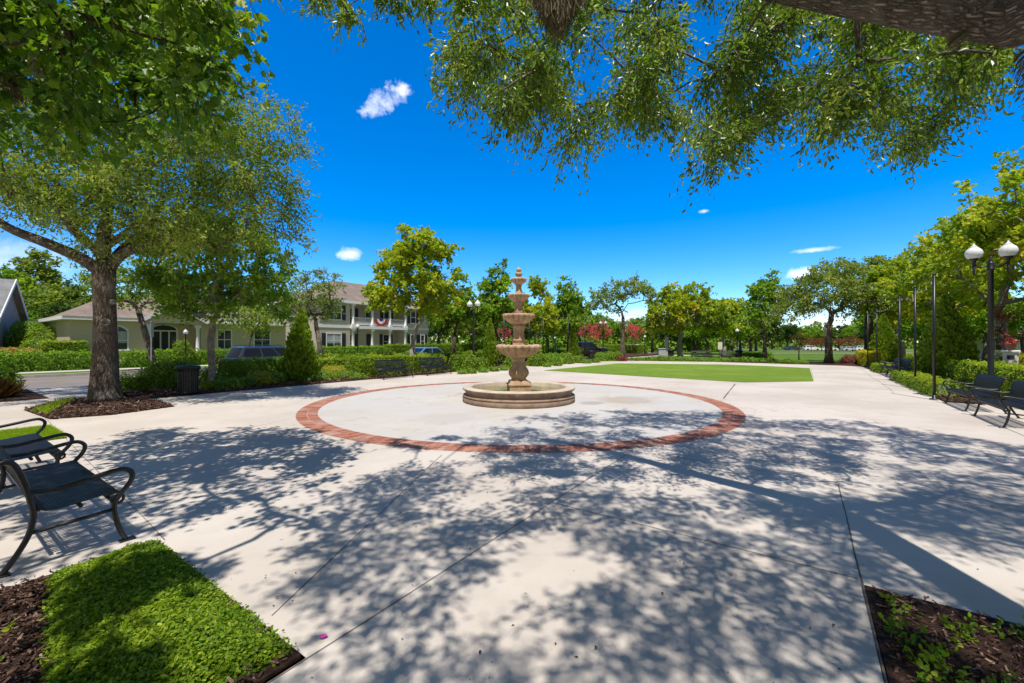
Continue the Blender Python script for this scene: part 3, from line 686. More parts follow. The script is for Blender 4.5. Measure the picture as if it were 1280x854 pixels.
# beds
def bed(name, uv, z=0.03, m='mulch'):
    return struct(flat_poly(name, [P(u,v) for u,v in uv], z, -0.14, m))
bed('mulch_bed', [(-16.4,3.9),(-16.4,60),(-23.0,60),(-23.0,8.5),(-19.7,4.3)], 0.025)
bed('mulch_bed', [(3.37,17.05),(3.37,38),(9.5,38),(9.5,17.05)], 0.025)
bed('mulch_bed', [(3.37,8.6),(3.37,11.75),(9.5,11.75),(9.5,8.6)], 0.025)
struct(flat_poly('bench_pad', [P(u,v) for u,v in ((3.36,11.8),(5.0,11.8),(5.0,17.0),(3.36,17.0))], 0.004, -0.14, 'concrete'))
struct(flat_poly('bench_pad', [P(u,v) for u,v in ((3.37,26.1),(4.6,26.1),(4.6,30.3),(3.37,30.3))], 0.030, 0.0, 'concrete'))
BR = [(0.36,3.90),(0.36,-12),(14,-12),(14,3.90)]
bed('mulch_bed', BR, 0.012)
BL = [(-4.60,1.24),(-4.60,-9),(-2.28,-9),(-2.28,1.24)]
bed('mulch_bed', BL, 0.02)
bed('mulch_bed', [(-14.1,40.3),(-6,40.3),(1.4,39.1),(4.5,38.5),(9.5,38.3),(9.5,44),(-14.1,44)], 0.02)
TM = [G(30,513), G(62,524.5), G(140,519), G(218,508.5), G(200,502.5), G(140,496.5), G(85,500)]
struct(flat_poly('tree_bed', TM, 0.03, -0.1, 'mulch'))
bed('mulch_bed', [(-23.2,1.3),(-19.0,1.3),(-19.0,2.5),(-23.2,2.5)], 0.02)
GB = [(-12.5,0.85),(-10.95,0.85),(-10.95,1.65),(-12.5,1.65)]
bed('grass_bed', GB, 0.02, 'lawn')
# loose chips on the nearer beds
chips('bark_chips', [P(u,v) for u,v in ((-4.58,1.2),(-4.58,-1.2),(-2.3,-1.2),(-2.3,1.2))], 14000, 0.032, 0.018)
chips('bark_chips', [P(u,v) for u,v in ((0.40,3.86),(0.40,0.5),(4.6,0.5),(4.6,3.86))], 16000, 0.030, 0.010)
chips('bark_chips', TM, 5000, 0.065, 0.03)
chips('bark_chips', [P(u,v) for u,v in ((-16.45,4.2),(-16.45,30),(-18.2,30),(-18.2,4.2))], 5000, 0.10, 0.025)
chips('bark_chips', [P(u,v) for u,v in ((3.4,8.7),(3.4,11.7),(5,11.7),(5,8.7))], 1500, 0.08, 0.025)
chips('bark_chips', [P(u,v) for u,v in ((3.4,17.1),(3.4,26),(5,26),(5,17.1))], 2500, 0.09, 0.025)
# winding path and cross street beyond the lawn
def ribbon(name, ctr, w, m, dz=0.004, base=-0.02):
    vs = []; fs = []
    for i, p in enumerate(ctr):
        a = Vector(ctr[max(0,i-1)]); b = Vector(ctr[min(len(ctr)-1,i+1)]); t = (b-a).normalized(); nn = Vector((-t.y,t.x))*w/2
        for s in (1,-1):
            x, y = p[0]+nn.x*s, p[1]+nn.y*s; vs.append((x,y,base+dz+gz(x,y)))
    fs = [(2*i,2*i+1,2*i+3,2*i+2) for i in range(len(ctr)-1)]
    mb = MB(); mb.add(vs, fs); return struct(mb.build(name, m))
ribbon('garden_path', [(8.0,33.5),(9.5,37),(10.8,41),(12.2,45),(14.0,49),(17,54),(20,57),(26,60)], 2.6, 'concrete', 0.03)
ribbon('cross_street', [(-30,64.5),(0,66.5),(20,69),(60,80),(140,110)], 7.5, 'asphalt', 0.05)
ribbon('far_street', [(20,140),(70,133),(130,124),(230,110)], 8, 'asphalt', 0.05)
# ------------------------------------------------------------------ houses
def window(root, s0, s1, z0, z1, y=0.0, arch=0.0, shutters=False, mull=1, bars=1, glass='window_glass', blind=False, name='window'):
    """front-facing window in the wall plane y (outside is -y): frame > pane, shutters"""
    f = MB(); w = 0.10; d0, d1 = y-0.055, y+0.02
    f.box((s0-w,d0,z0-w),(s0,d1,z1)); f.box((s1,d0,z0-w),(s1+w,d1,z1))
    f.box((s0-w-0.06,d0-0.05,z0-w-0.03),(s1+w+0.06,d1-0.001,z0-0.001))
    if arch:
        n = 10; inn = []; outr = []
        for i in range(n+1):
            t = i/n; x = s0+(s1-s0)*t; zz = z1+arch*(1-(2*t-1)**2); inn.append((x,zz)); X = s0-w+(s1-s0+2*w)*t; outr.append((X,zz+w*1.15+0.001))
        for i in range(n): f.extr([inn[i],inn[i+1],outr[i+1],outr[i]], 'y', d0+0.002, d1)
    else: f.box((s0-w,d0+0.002,z1+0.0005),(s1+w,d1-0.002,z1+w))
    zt = z1+arch
    for i in range(1, mull+1):
        x = s0+(s1-s0)*i/(mull+1); f.box((x-0.025,d0+0.02,z0),(x+0.025,d1,zt))
    for i in range(1, bars+1):
        z = z0+(z1-z0)*i/(bars+1); f.box((s0,d0+0.023,z-0.03),(s1,d1,z+0.03))
    fo = f.build(name, 'white_paint', root)
    p = MB(); p.box((s0,y-0.012,z0),(s1,y+0.01,z1))
    if arch:
        pts = [(s0,z1)]+[(s0+(s1-s0)*t/10, z1+arch*(1-(2*t/10-1)**2)) for t in range(1,10)]+[(s1,z1)]
        p.extr(pts, 'y', y-0.0125, y+0.011)
    po = p.build('pane', glass, fo)
    if blind:
        b = MB(); b.box((s0+0.02,y-0.016,z0+(z1-z0)*0.35),(s1-0.02,y-0.0125,z1-0.02)); b.build('blind', 'blind', fo)
    if shutters:
        for a, b in ((s0-w-0.5,s0-w-0.03),(s1+w+0.03,s1+w+0.5)):
            sh = MB(); sh.box((a,y-0.045,z0-w),(b,y-0.001,z1+w))
            for k in range(9):
                zz = z0+(z1-z0)*(k+0.5)/9; sh.box((a+0.05,y-0.06,zz-0.03),(b-0.05,y-0.045,zz+0.03))
            sh.build('shutter', 'dark_trim', fo)
    return fo
def hip_roof(x0, x1, y0, y1, z, h, oh=0.45, gable_l=False, gable_r=False):
    x0 -= oh; x1 += oh; y0 -= oh; y1 += oh; ym = (y0+y1)/2; ry = (y1-y0)/2
    rl = x0+(0.0 if gable_l else ry); rr = x1-(0.0 if gable_r else ry)
    mb = MB(); vs = [(x0,y0,z),(x1,y0,z),(x1,y1,z),(x0,y1,z),(rl,ym,z+h),(rr,ym,z+h)]
    mb.add(vs, [(0,1,5,4),(1,2,5),(2,3,4,5),(3,0,4),(3,2,1,0)]); return mb
def fascia(x0, x1, y0, y1, z, oh=0.45, h=0.22):
    mb = MB(); a, b, c, d = x0-oh-0.02, x1+oh+0.02, y0-oh-0.02, y1+oh+0.02
    mb.box((a,c,z-h),(b,c+0.05,z+0.02)); mb.box((a,d-0.05,z-h),(b,d,z+0.02)); mb.box((a+0.001,c+0.05,z-h),(a+0.05,d-0.05,z+0.02)); mb.box((b-0.05,c+0.05,z-h),(b-0.001,d-0.05,z+0.02))
    mb.box((a+0.05,c+0.05,z-h-0.02),(b-0.05,d-0.05,z-h+0.01)); return mb
def column(root, x, y, z0, z1, r=0.14):
    c = MB(); c.box((x-r*1.5,y-r*1.5,z0),(x+r*1.5,y+r*1.5,z0+0.18)); c.lathe([(r*1.15,z0+0.18),(r*1.15,z0+0.26),(r,z0+0.3),(r*0.9,z1-0.32),(r*1.15,z1-0.28),(r*1.15,z1-0.2)], 16, 0, x, y)
    c.box((x-r*1.4,y-r*1.4,z1-0.2),(x+r*1.4,y+r*1.4,z1)); return c.build('column', 'white_paint', root)
# single-storey tan house across the street
H1 = thing('bungalow', 'single-storey tan house with arched front window and gabled porch across the street', 'house', (-31.6, 30.0, 0), A1)
W = MB(); D = 11.0; E = 3.55
W.box((0,0,-0.1),(4.3,D,E-0.2)); W.box((4.302,1.9,-0.1),(8.2,D-0.01,E-0.2)); W.box((8.202,0.7,-0.1),(15.6,D-0.02,E-0.2))
W.build('wall', 'tan_siding', H1)
B = MB(); B.box((-0.04,-0.04,-0.12),(4.34,0.3,0.45)); B.build('plinth', 'kerb', H1)
rf = hip_roof(0,15.6,0.2,D,E,2.3); rf.build('roof', 'brown_shingle', H1)
r2 = MB(); r2.add([(-0.45,-0.5,E+0.01),(4.75,-0.5,E+0.01),(4.75,5,E+0.012),(-0.45,5,E+0.012),(2.15,2.1,E+1.55),(2.15,5,E+1.55)], [(0,1,4),(1,2,5,4),(3,0,4,5)]); r2.build('roof', 'brown_shingle', H1)
fascia(0,15.6,0.0,D,E).build('fascia', 'white_paint', H1)
pg = MB(); px0, px1, pz = 4.05, 7.75, 3.55
pg.extr([(px0,pz-0.42),(px0+0.35,pz-0.42)]+[(px0+0.35+(3.0)*t/8, pz-0.42+0.28*math.sin(math.pi*t/8)) for t in range(1,8)]+[(px1-0.35,pz-0.42),(px1,pz-0.42),(px1,pz),((px0+px1)/2,pz+1.15),(px0,pz)], 'y', -0.62, -0.42)
pg.build('porch_gable', 'tan_siding', H1)
pr = MB(); xm = (px0+px1)/2; oh = 0.35
for a, b in ((px0-oh,xm),(px1+oh,xm)):
    s = 1 if a < b else -1; zt = pz+1.25; zb = pz-0.08
    pr.add([(a,-0.95,zb),(b,-0.95,zt),(b,4.5,zt),(a,4.5,zb),(a,-0.95,zb-0.14),(b,-0.95,zt-0.14),(b,4.5,zt-0.14),(a,4.5,zb-0.14)], [(0,1,2,3),(4,7,6,5),(3,7,4,0),(2,6,7,3)])
pr.build('porch_roof', 'brown_shingle', H1)
pb = MB()
for a, b in ((px0-oh,xm),(px1+oh,xm)):
    zt = pz+1.27; zb = pz-0.06; pb.add([(a,-1.0,zb),(b,-1.0,zt),(b,-1.0,zt-0.26),(a,-1.0,zb-0.26),(a,-0.945,zb),(b,-0.945,zt),(b,-0.945,zt-0.26),(a,-0.945,zb-0.26)], [(0,1,2,3),(4,7,6,5),(0,4,5,1),(3,2,6,7)])
pb.build('bargeboard', 'white_paint', H1)
pf = MB(); pf.box((4.05,-0.9,-0.1),(8.1,1.899,0.42)); pf.box((5.0,-1.3,-0.1),(7.0,-0.901,0.22)); pf.build('porch_floor', 'kerb', H1)
column(H1, 4.32, -0.52, 0.42, 3.12); column(H1, 7.55, -0.52, 0.42, 3.12)
window(H1, 2.0, 3.1, 1.15, 2.55, 0.0, 0.35, mull=1, bars=1, blind=True)
window(H1, 9.5, 10.55, 1.1, 2.75, 0.7, mull=1, bars=1); window(H1, 12.6, 14.0, 1.1, 2.75, 0.7, mull=1, bars=1)
dr = MB(); dr.box((4.95,1.82,0.42),(5.1,1.899,2.6)); dr.box((6.75,1.82,0.42),(6.9,1.899,2.6)); dr.box((4.95,1.82,2.6),(6.9,1.899,2.72)); dr.box((5.62,1.83,0.42),(5.72,1.899,2.6)); dr.box((6.2,1.83,0.42),(6.3,1.899,2.6))
n = 10
for i in range(n):
    f0 = lambda t, k: (5.925+(0.85+k)*math.cos(math.pi*t), 2.72+(0.42+k*0.6)*math.sin(math.pi*t))
    dr.extr([f0(i/n,0),f0((i+1)/n,0),f0((i+1)/n,0.12),f0(i/n,0.12)], 'y', 1.821, 1.899)
do = dr.build('door_surround', 'white_paint', H1)
d2 = MB(); d2.box((5.1,1.86,0.42),(5.62,1.899,2.6)); d2.box((6.3,1.86,0.42),(6.75,1.899,2.6)); d2.extr([(5.925+0.85*math.cos(math.pi*i/n), 2.72+0.42*math.sin(math.pi*i/n)) for i in range(n+1)], 'y', 1.865, 1.899); d2.build('pane', 'window_glass', do)
d3 = MB(); d3.bbox((5.72,1.85,0.42),(6.2,1.899,2.6)); d3.box((5.79,1.842,1.6),(6.13,1.85,2.4)); d3.box((5.79,1.842,0.6),(6.13,1.85,1.35)); d3.build('door', 'dark_trim', H1)

# two-storey house with double porch
H2 = thing('two_storey_house', 'cream two-storey house with columned double porch and shuttered windows', 'house', (-31.6+18.7*D1.x, 30+18.7*D1.y, 0), A1)
W = MB(); W.box((0,0,-0.1),(3.9,9.5,6.3)); W.box((3.902,2.2,-0.1),(12.2,9.49,6.3)); W.box((12.202,0.2,-0.1),(16.4,9.48,6.3)); W.build('wall', 'cream_siding', H2)
hip_roof(0,16.4,0.0,9.5,6.4,2.9,0.5).build('roof', 'brown_shingle', H2); fascia(0,16.4,0.0,9.5,6.4,0.5,0.28).build('fascia', 'white_paint', H2)
b = MB(); b.box((-0.05,-0.06,3.3),(3.95,0.0,3.62)); b.build('band', 'white_paint', H2); b = MB(); b.box((12.16,0.14,3.3),(16.45,0.2,3.62)); b.build('band', 'white_paint', H2)
b = MB(); b.box((3.9,-0.35,3.25),(12.2,2.199,3.6)); b.box((3.9,-0.3,-0.1),(12.2,2.199,0.45)); b.build('porch_floor', 'white_paint', H2)
for x in (4.2,6.85,9.5,12.0):
    column(H2, x, -0.1, 0.45, 3.25, 0.16); column(H2, x, -0.1, 3.6, 6.1, 0.16)
rl = MB()
for a, c in ((4.35,6.7),(7.0,9.35),(9.65,11.85)):
    rl.box((a,-0.14,4.5),(c,-0.06,4.58)); rl.box((a,-0.13,3.72),(c,-0.07,3.78)); k = int((c-a)/0.13)
    for i in range(k): x = a+(c-a)*(i+0.5)/k; rl.box((x-0.02,-0.12,3.78),(x+0.02,-0.08,4.5))
rl.build('railing', 'white_paint', H2)
window(H2, 1.0, 2.7, 1.0, 2.6, 0.0, shutters=True, blind=True); window(H2, 1.0, 2.7, 4.25, 5.75, 0.0, shutters=True)
for x in (5.0,7.6,10.4):
    window(H2, x, x+0.9, 3.75, 5.75, 2.2, shutters=(x != 7.6), mull=0)
window(H2, 5.0, 5.9, 0.9, 2.6, 2.2, shutters=True, mull=0); window(H2, 10.3, 11.2, 0.9, 2.6, 2.2, shutters=True, mull=0)
d3 = MB(); d3.box((7.7,2.14,0.45),(8.6,2.199,2.7)); d3.build('door', 'dark_trim', H2)
window(H2, 13.2, 14.0, 1.0, 2.6, 0.2, shutters=True, mull=0); window(H2, 13.2, 14.0, 4.25, 5.75, 0.2, shutters=True, mull=0); window(H2, 15.0, 15.6, 1.0, 2.6, 0.2, shutters=True, mull=0)
# bunting on the rail
bt = thing('bunting', 'half-round red, white and blue bunting hung on the upper porch rail', 'bunting', P(0,0,0), 0)
bt.location = H2.location+Vector((8.1*D1.x+0.2*D2.x, 8.1*D1.y+0.2*D2.y, 4.55)); bt.rotation_euler = (0,0,A1)
for nm, r0, r1, mt in (('blue_fan',0.02,0.33,'flag_blue'),('white_fan',0.335,0.62,'flag_white'),('red_fan',0.625,0.95,'flag_red')):
    mb = MB(); k = 28; vs = []
    for i in range(k+1):
        a = math.pi+math.pi*i/k; yy = 0.03*(1 if i%2 else -1)
        for r in (r0,r1): vs.append((r*math.cos(a), yy*r/0.95, r*math.sin(a)))
        for r in (r0,r1): vs.append((r*math.cos(a), yy*r/0.95+0.012, r*math.sin(a)))
    fs = []
    for i in range(k): q = 4*i; fs += [(q,q+1,q+5,q+4),(q+2,q+6,q+7,q+3),(q+1,q+3,q+7,q+5),(q,q+4,q+6,q+2)]
    mb.add(vs, fs); mb.build(nm, mt, bt)
# grey gabled house at the left edge
H3 = thing('gabled_house', 'grey gabled house at the left edge of the view', 'house', (-39.6, 33.0, 0), R(41))
W = MB(); W.extr([(-4.5,-0.1),(4.5,-0.1),(4.5,3.6),(0,6.5),(-4.5,3.6)], 'x', -12, 0); 
W.build('wall', 'grey_siding', H3)
rf = MB()
for s in (-1,1):
    rf.add([(0.4,s*5.0,3.42),(0.4,0,6.66),(-12.4,0,6.66),(-12.4,s*5.0,3.42),(0.4,s*5.0,3.24),(0.4,0,6.48),(-12.4,0,6.48),(-12.4,s*5.0,3.24)], [(0,1,2,3),(4,7,6,5),(0,3,7,4),(0,4,5,1),(2,6,7,3)])
rf.build('roof', 'grey_shingle', H3)
bg = MB()
for s in (-1,1): bg.add([(0.46,s*5.02,3.44),(0.46,0,6.70),(0.46,0,6.42),(0.46,s*5.02,3.16),(0.40,s*5.02,3.44),(0.40,0,6.70),(0.40,0,6.42),(0.40,s*5.02,3.16)], [(0,1,2,3),(7,6,5,4),(0,4,5,1),(3,2,6,7)])
bg.build('bargeboard', 'white_paint', H3)
# pale houses far beyond the right-hand trees
def far_house(name, label, loc, rz, L, Wd, E, ridge, wall, roof):
    r = thing(name, label, 'house', loc, rz); w = MB(); w.box((-L/2,-Wd/2,-0.5),(L/2,Wd/2,E-0.15)); w.build('wall', wall, r)
    hip_roof(-L/2,L/2,-Wd/2,Wd/2,E,ridge,0.5).build('roof', roof, r); fascia(-L/2,L/2,-Wd/2,Wd/2,E,0.5).build('fascia', 'white_paint', r)
    k = int(L//3)
    for i in range(k): x = -L/2+L*(i+0.5)/k; window(r, x-0.5, x+0.5, 1.0, 2.4, -Wd/2, mull=1)
    return r
far_house('cottage', 'pale cottage seen between the right-hand lamp post and pointed cypress', (62,52,-0.25), R(-48), 12, 9, 2.7, 1.4, 'white_siding', 'grey_shingle')

# ------------------------------------------------------------------ cars
def car(name, label, loc, rz, paint, kind='sedan', group=None):
    root = thing(name, label, 'car' if kind != 'pickup' else 'pickup truck', loc, rz, group)
    if kind == 'suv': L, Wd, prof, roofx, wb = 4.7, 1.86, [(-2.35,.45),(-2.33,.95),(-2.28,1.02),(1.05,1.02),(2.2,.93),(2.34,.75),(2.35,.4)], (-2.05,-1.75,0.35,1.12,1.62), 1.42
    elif kind == 'pickup': L, Wd, prof, roofx, wb = 5.4, 1.95, [(-2.7,.55),(-2.7,1.12),(-0.75,1.12),(1.3,1.12),(2.55,1.05),(2.7,.85),(2.7,.5)], (-0.75,-0.6,0.75,1.4,1.80), 1.7
    else: L, Wd, prof, roofx, wb = 4.6, 1.8, [(-2.3,.42),(-2.28,.85),(-1.7,.93),(1.0,.92),(2.15,.78),(2.29,.62),(2.3,.36)], (-1.75,-1.05,0.3,1.15,1.44), 1.35
    # lower body with wheel openings
    ar = 0.37; zc = 0.34; bot = []
    for wx in (wb, -wb):
        bot += [(wx+ar*math.cos(a), zc+ar*math.sin(a)) for a in [math.pi*i/8 for i in range(9)]]
    ring = prof + [(prof[-1][0],0.28)] + [p for p in bot[:9]] + [p for p in bot[9:]] + [(prof[0][0],0.28)]
    b = MB(); sec = []
    for (yy, ins, zs) in ((-Wd/2,0.0,0),( -Wd/2+0.0,0,0),):
        pass
    def sect(y, k): return [(x*(1-0.012*k), y, z if z < 0.6 else z-0.02*k) for x, z in ring]
    ys = [(-Wd/2,1.6),(-Wd/2+0.07,0.4),(0,0),(Wd/2-0.07,0.4),(Wd/2,1.6)]; n = len(ring); vs = []
    for y, k in ys: vs += sect(y, k)
    fs = [tuple(range(n-1,-1,-1)), tuple(range(4*n,5*n))]
    for q in range(4): fs += [(q*n+i, q*n+(i+1)%n, (q+1)*n+(i+1)%n, (q+1)*n+i) for i in range(n)]
    b.add(vs, fs)
    xa, xb, xc, xd, zr = roofx; zb = prof[2][1]-0.03; hw, tw = Wd/2-0.06, Wd/2-0.24
    # cabin
    vs = [(xa,-hw,zb),(xd,-hw,zb),(xd,hw,zb),(xa,hw,zb),(xb,-tw,zr-0.04),(xc,-tw,zr-0.04),(xc,tw,zr-0.04),(xb,tw,zr-0.04),(xb+0.12,-tw+0.12,zr),(xc-0.15,-tw+0.12,zr),(xc-0.15,tw-0.12,zr),(xb+0.12,tw-0.12,zr)]
    b.add(vs, [(0,1,5,4),(1,2,6,5),(2,3,7,6),(3,0,4,7),(4,5,9,8),(5,6,10,9),(6,7,11,10),(7,4,8,11),(8,9,10,11)])
    o = b.build('body', paint, root)
    # glass set 4 mm proud of the cabin faces
    def pane(nm, quad, off):
        m_ = MB(); q = [Vector(p) for p in quad]; c = sum(q, Vector())/4; nn = (q[1]-q[0]).cross(q[3]-q[0]).normalized()
        if nn.dot(Vector(off)) < 0: nn = -nn
        m_.add([p+nn*0.005 for p in q]+[p-nn*0.004 for p in q], [(0,1,2,3),(0,4,5,1),(1,5,6,2),(2,6,7,3),(3,7,4,0)]); return m_.build(nm, 'car_glass', root)
    def lerp3(a, b, t): return Vector(a).lerp(Vector(b), t)
    for s in (-1,1):
        lo0, lo1 = (xa,s*hw,zb), (xd,s*hw,zb); hi0, hi1 = (xb,s*tw,zr-0.04), (xc,s*tw,zr-0.04)
        cuts = [(0.05,0.36),(0.39,0.66),(0.69,0.95)] if kind == 'suv' else [(0.06,0.48),(0.52,0.94)]
        for t0, t1 in cuts:
            q = [lerp3(lerp3(lo0,lo1,t0),lerp3(hi0,hi1,t0),.16), lerp3(lerp3(lo0,lo1,t1),lerp3(hi0,hi1,t1),.16), lerp3(lerp3(lo0,lo1,t1),lerp3(hi0,hi1,t1),.9), lerp3(lerp3(lo0,lo1,t0),lerp3(hi0,hi1,t0),.9)]
            pane('side_window', q, (0,s,0.2))
        mi = MB(); mi.bbox((xd-0.32,s*hw+(0.02 if s > 0 else -0.2),zb+0.02),(xd-0.18,s*hw+(0.2 if s > 0 else -0.02),zb+0.16),0.02); mi.build('mirror', paint, root)
        hd = MB(); hd.bbox((L/2-0.28,s*(Wd/2-0.3)-0.18,0.62),(L/2-0.02+0.015,s*(Wd/2-0.3)+0.18,0.76),0.02); hd.build('headlight', 'lamp_lens', root)
        tl = MB(); tl.bbox((-L/2-0.01,s*(Wd/2-0.22)-0.14,0.72),(-L/2+0.1,s*(Wd/2-0.22)+0.14,0.92),0.02); tl.build('tail_light', 'red_lamp', root)
        if kind == 'suv':
            rr = MB(); rr.tube([(xb+0.1,s*(tw-0.06),zr),(xb+0.16,s*(tw-0.06),zr+0.06),(xc-0.2,s*(tw-0.06),zr+0.06),(xc-0.12,s*(tw-0.06),zr)], 0.018, 6); rr.build('roof_rail', 'dark_trim', root)
    for nm, (a, c, bb, d_), off in (('windscreen', ((xd,-hw,zb),(xd,hw,zb),(xc,tw,zr-0.04),(xc,-tw,zr-0.04)), (1,0,0.4)), ('rear_window', ((xa,-hw,zb),(xa,hw,zb),(xb,tw,zr-0.04),(xb,-tw,zr-0.04)), (-1,0,0.3))):
        q = [a,c,bb,d_]; cen = sum((Vector(p) for p in q), Vector())/4; pane(nm, [cen+(Vector(p)-cen)*0.86 for p in q], off)
    for x in (-wb, wb):
        for s in (-1,1):
            w = MB(); prof2 = [(0.20,-.1),(0.30,-.1),(0.33,-.07),(0.33,.07),(0.30,.1),(0.20,.1)]
            w.lathe(prof2, 22); w.v = [(x+a, s*(Wd/2-0.11)+c, 0.33+b_) for a, b_, c in w.v]; wo = w.build('wheel', 'tyre', root)
            h = MB(); h.lathe([(0.205,-.09),(0.205,.085),(0.15,.06),(0.05,.085)], 14); h.v = [(x+a, s*(Wd/2-0.11)+s*c, 0.33+b_) for a, b_, c in h.v]; h.build('rim', 'rim', wo)
    return root
def kerb_car(px, u, z): 
    k = (px-640)/FPX; Y = u/(k*D2.x+D2.y); return (k*Y, Y, z)
car('parked_car', 'dark navy estate car parked behind the hedge by the tan house', tuple(P(-24.5,11.7,-0.135)), A1, 'navy_paint', 'suv')
car('parked_car', 'pale blue saloon half hidden behind hedges near the cream house', kerb_car(528,-24.5,-0.135), A1+math.pi, 'blue_paint', 'sedan')
car('pickup', 'black pickup parked under the pink crape myrtle', (8.6,50.0,-0.10), R(14), 'black_paint', 'pickup')
WC = 'white cars parked along the far street'
car('parked_car', 'white saloon parked left of the slim airy tree trunk', (16.1,66.5,-0.3), R(-12), 'white_car', 'sedan')
car('parked_car', 'white estate car parked right of the slim airy tree trunk', (19.3,68.5,-0.3), R(170), 'white_car', 'suv')
far_cars = [(1014,'white_car','suv','white estate car leftmost in the row beyond the far lawn'),(1036,'white_car','sedan','white saloon beyond the far lawn, just left of the grey oak trunk'),(1062,'silver_paint','sedan','silver saloon beyond the far lawn, right of the grey oak trunk'),(1078,'white_car','suv','white estate car beyond the far lawn, behind the string-light poles'),(990,'navy_paint','sedan','dark saloon beyond the far lawn, behind the thin young tree')]
for px, pt, kd, lb in far_cars:
    Yc = 133-(px-1000)*0.07; xx = (px-640)/FPX*Yc
    car('parked_car', lb, (xx, Yc, -0.13+gz(xx,Yc)+0.05), R(-8), pt, kd, 'cars parked beyond the far lawn')
# ------------------------------------------------------------------ fountain
FC = Vector((0.2, 12.5))
FT = thing('fountain', 'four-tiered carved stone fountain standing in a round basin of green water', 'fountain', (FC.x, FC.y, 0))
nseg = 16
def joints(r, z, a):
    t = (a/(2*math.pi)*nseg) % 1.0; g = max(0, 1-abs(t-0.5)*2*12)
    return r-0.012*g, z
b = MB(); b.lathe([(1.30,0.02),(1.64,0.0),(1.66,0.02),(1.66,0.13),(1.63,0.15),(1.63,0.155),(1.655,0.17),(1.66,0.185),(1.645,0.20),(1.60,0.215),(1.575,0.235),(1.57,0.27),(1.59,0.31),(1.63,0.345),(1.65,0.36),(1.66,0.38),(1.655,0.40)], 192, 0, mod=lambda r, z, a: joints(r,z,a) if r > 1.35 else (r,z), capt=False)
b.build('basin', 'basin_stone', FT)
b = MB(); b.lathe([(1.655,0.40),(1.64,0.425),(1.60,0.435),(1.44,0.435),(1.40,0.425),(1.385,0.40),(1.385,0.02)], 192, 0, mod=joints, capt=False, capb=False); b.build('basin_rim', 'rim_stone', FT)
b = MB(); b.lathe([(1.386,0.30),(0.001,0.30)], 96, 0, capt=False, capb=False); b.build('water', 'pond_water', FT)
def fl(nl, amp): return lambda r, z, a: (r*(1+amp*abs(math.sin(a*nl/2))-amp*0.5), z)
b = MB(); s = 0.30
for (w0, z0, w1, z1) in ((0.31,0.2,0.31,0.46),(0.33,0.46,0.33,0.50),(0.30,0.50,0.26,0.60)):
    vs = [(sx*w0,sy*w0,z0) for sx, sy in ((-1,-1),(1,-1),(1,1),(-1,1))]+[(sx*w1,sy*w1,z1) for sx, sy in ((-1,-1),(1,-1),(1,1),(-1,1))]
    b.add(vs, [(3,2,1,0),(4,5,6,7),(0,1,5,4),(1,2,6,5),(2,3,7,6),(3,0,4,7)])
po = b.build('pedestal', 'stone', FT); po.rotation_euler = (0,0,R(8))
b = MB(); b.lathe([(0.20,0.60),(0.225,0.63),(0.20,0.66),(0.235,0.70),(0.285,0.77),(0.295,0.84),(0.27,0.92),(0.225,0.99),(0.19,1.04),(0.20,1.07)], 96, 0, mod=fl(16,0.10)); b.build('urn', 'stone', FT)
b = MB(); b.lathe([(0.22,1.07),(0.23,1.09),(0.185,1.11),(0.175,1.18),(0.19,1.22),(0.20,1.25)], 48, 0); b.build('shaft', 'stone', FT)
def bowl(r, zb, zt, nl, rs):
    H = zt-zb
    def md(rr, z, a):
        k = max(0, min(1, (rr-rs)/(r-rs))); lob = abs(math.sin(a*nl/2))**0.7
        return rr*(1+0.16*k*(lob-0.75)), z-0.02*k**3*lob
    b = MB(); b.lathe([(rs,zb),(rs*1.3,zb+0.06*H),(rs+(r-rs)*0.46,zb+0.22*H),(rs+(r-rs)*0.74,zb+0.42*H),(rs+(r-rs)*0.91,zb+0.62*H),(r*1.0,zb+0.74*H),(r*1.035,zb+0.82*H),(r*1.03,zb+0.93*H),(r*0.98,zt),(r*0.92,zt-0.01*H),(r*0.84,zt-0.12*H),(r*0.6,zt-0.3*H),(rs*0.8,zt-0.36*H)], nl*16, 0, mod=md, capb=False); return b
bowl(0.64,1.23,1.67,18,0.16).build('bowl', 'stone', FT)
b = MB(); b.lathe([(0.19,1.45),(0.19,1.70),(0.175,1.73),(0.20,1.76),(0.205,1.80),(0.165,1.86),(0.155,2.05),(0.165,2.15),(0.19,2.18),(0.18,2.22),(0.15,2.27)], 64, 0, mod=fl(12,0.06)); b.build('shaft', 'stone', FT)
bowl(0.455,2.24,2.58,16,0.14).build('bowl', 'stone', FT)
b = MB(); b.lathe([(0.15,2.40),(0.15,2.60),(0.16,2.63),(0.13,2.68),(0.11,2.80),(0.12,2.88),(0.14,2.91),(0.12,2.94)], 48, 0); b.build('shaft', 'stone', FT)
bowl(0.315,2.91,3.17,14,0.11).build('bowl', 'stone', FT)
b = MB(); b.lathe([(0.11,3.02),(0.11,3.2),(0.09,3.25),(0.082,3.38),(0.10,3.44),(0.09,3.46)], 40, 0); b.build('shaft', 'stone', FT)
bowl(0.225,3.43,3.64,12,0.08).build('bowl', 'stone', FT)
b = MB(); b.lathe([(0.09,3.55),(0.09,3.66),(0.06,3.68),(0.10,3.72),(0.115,3.76),(0.10,3.795),(0.055,3.82),(0.07,3.84),(0.085,3.87),(0.06,3.92),(0.02,3.95)], 32, 0); b.build('finial', 'stone', FT)

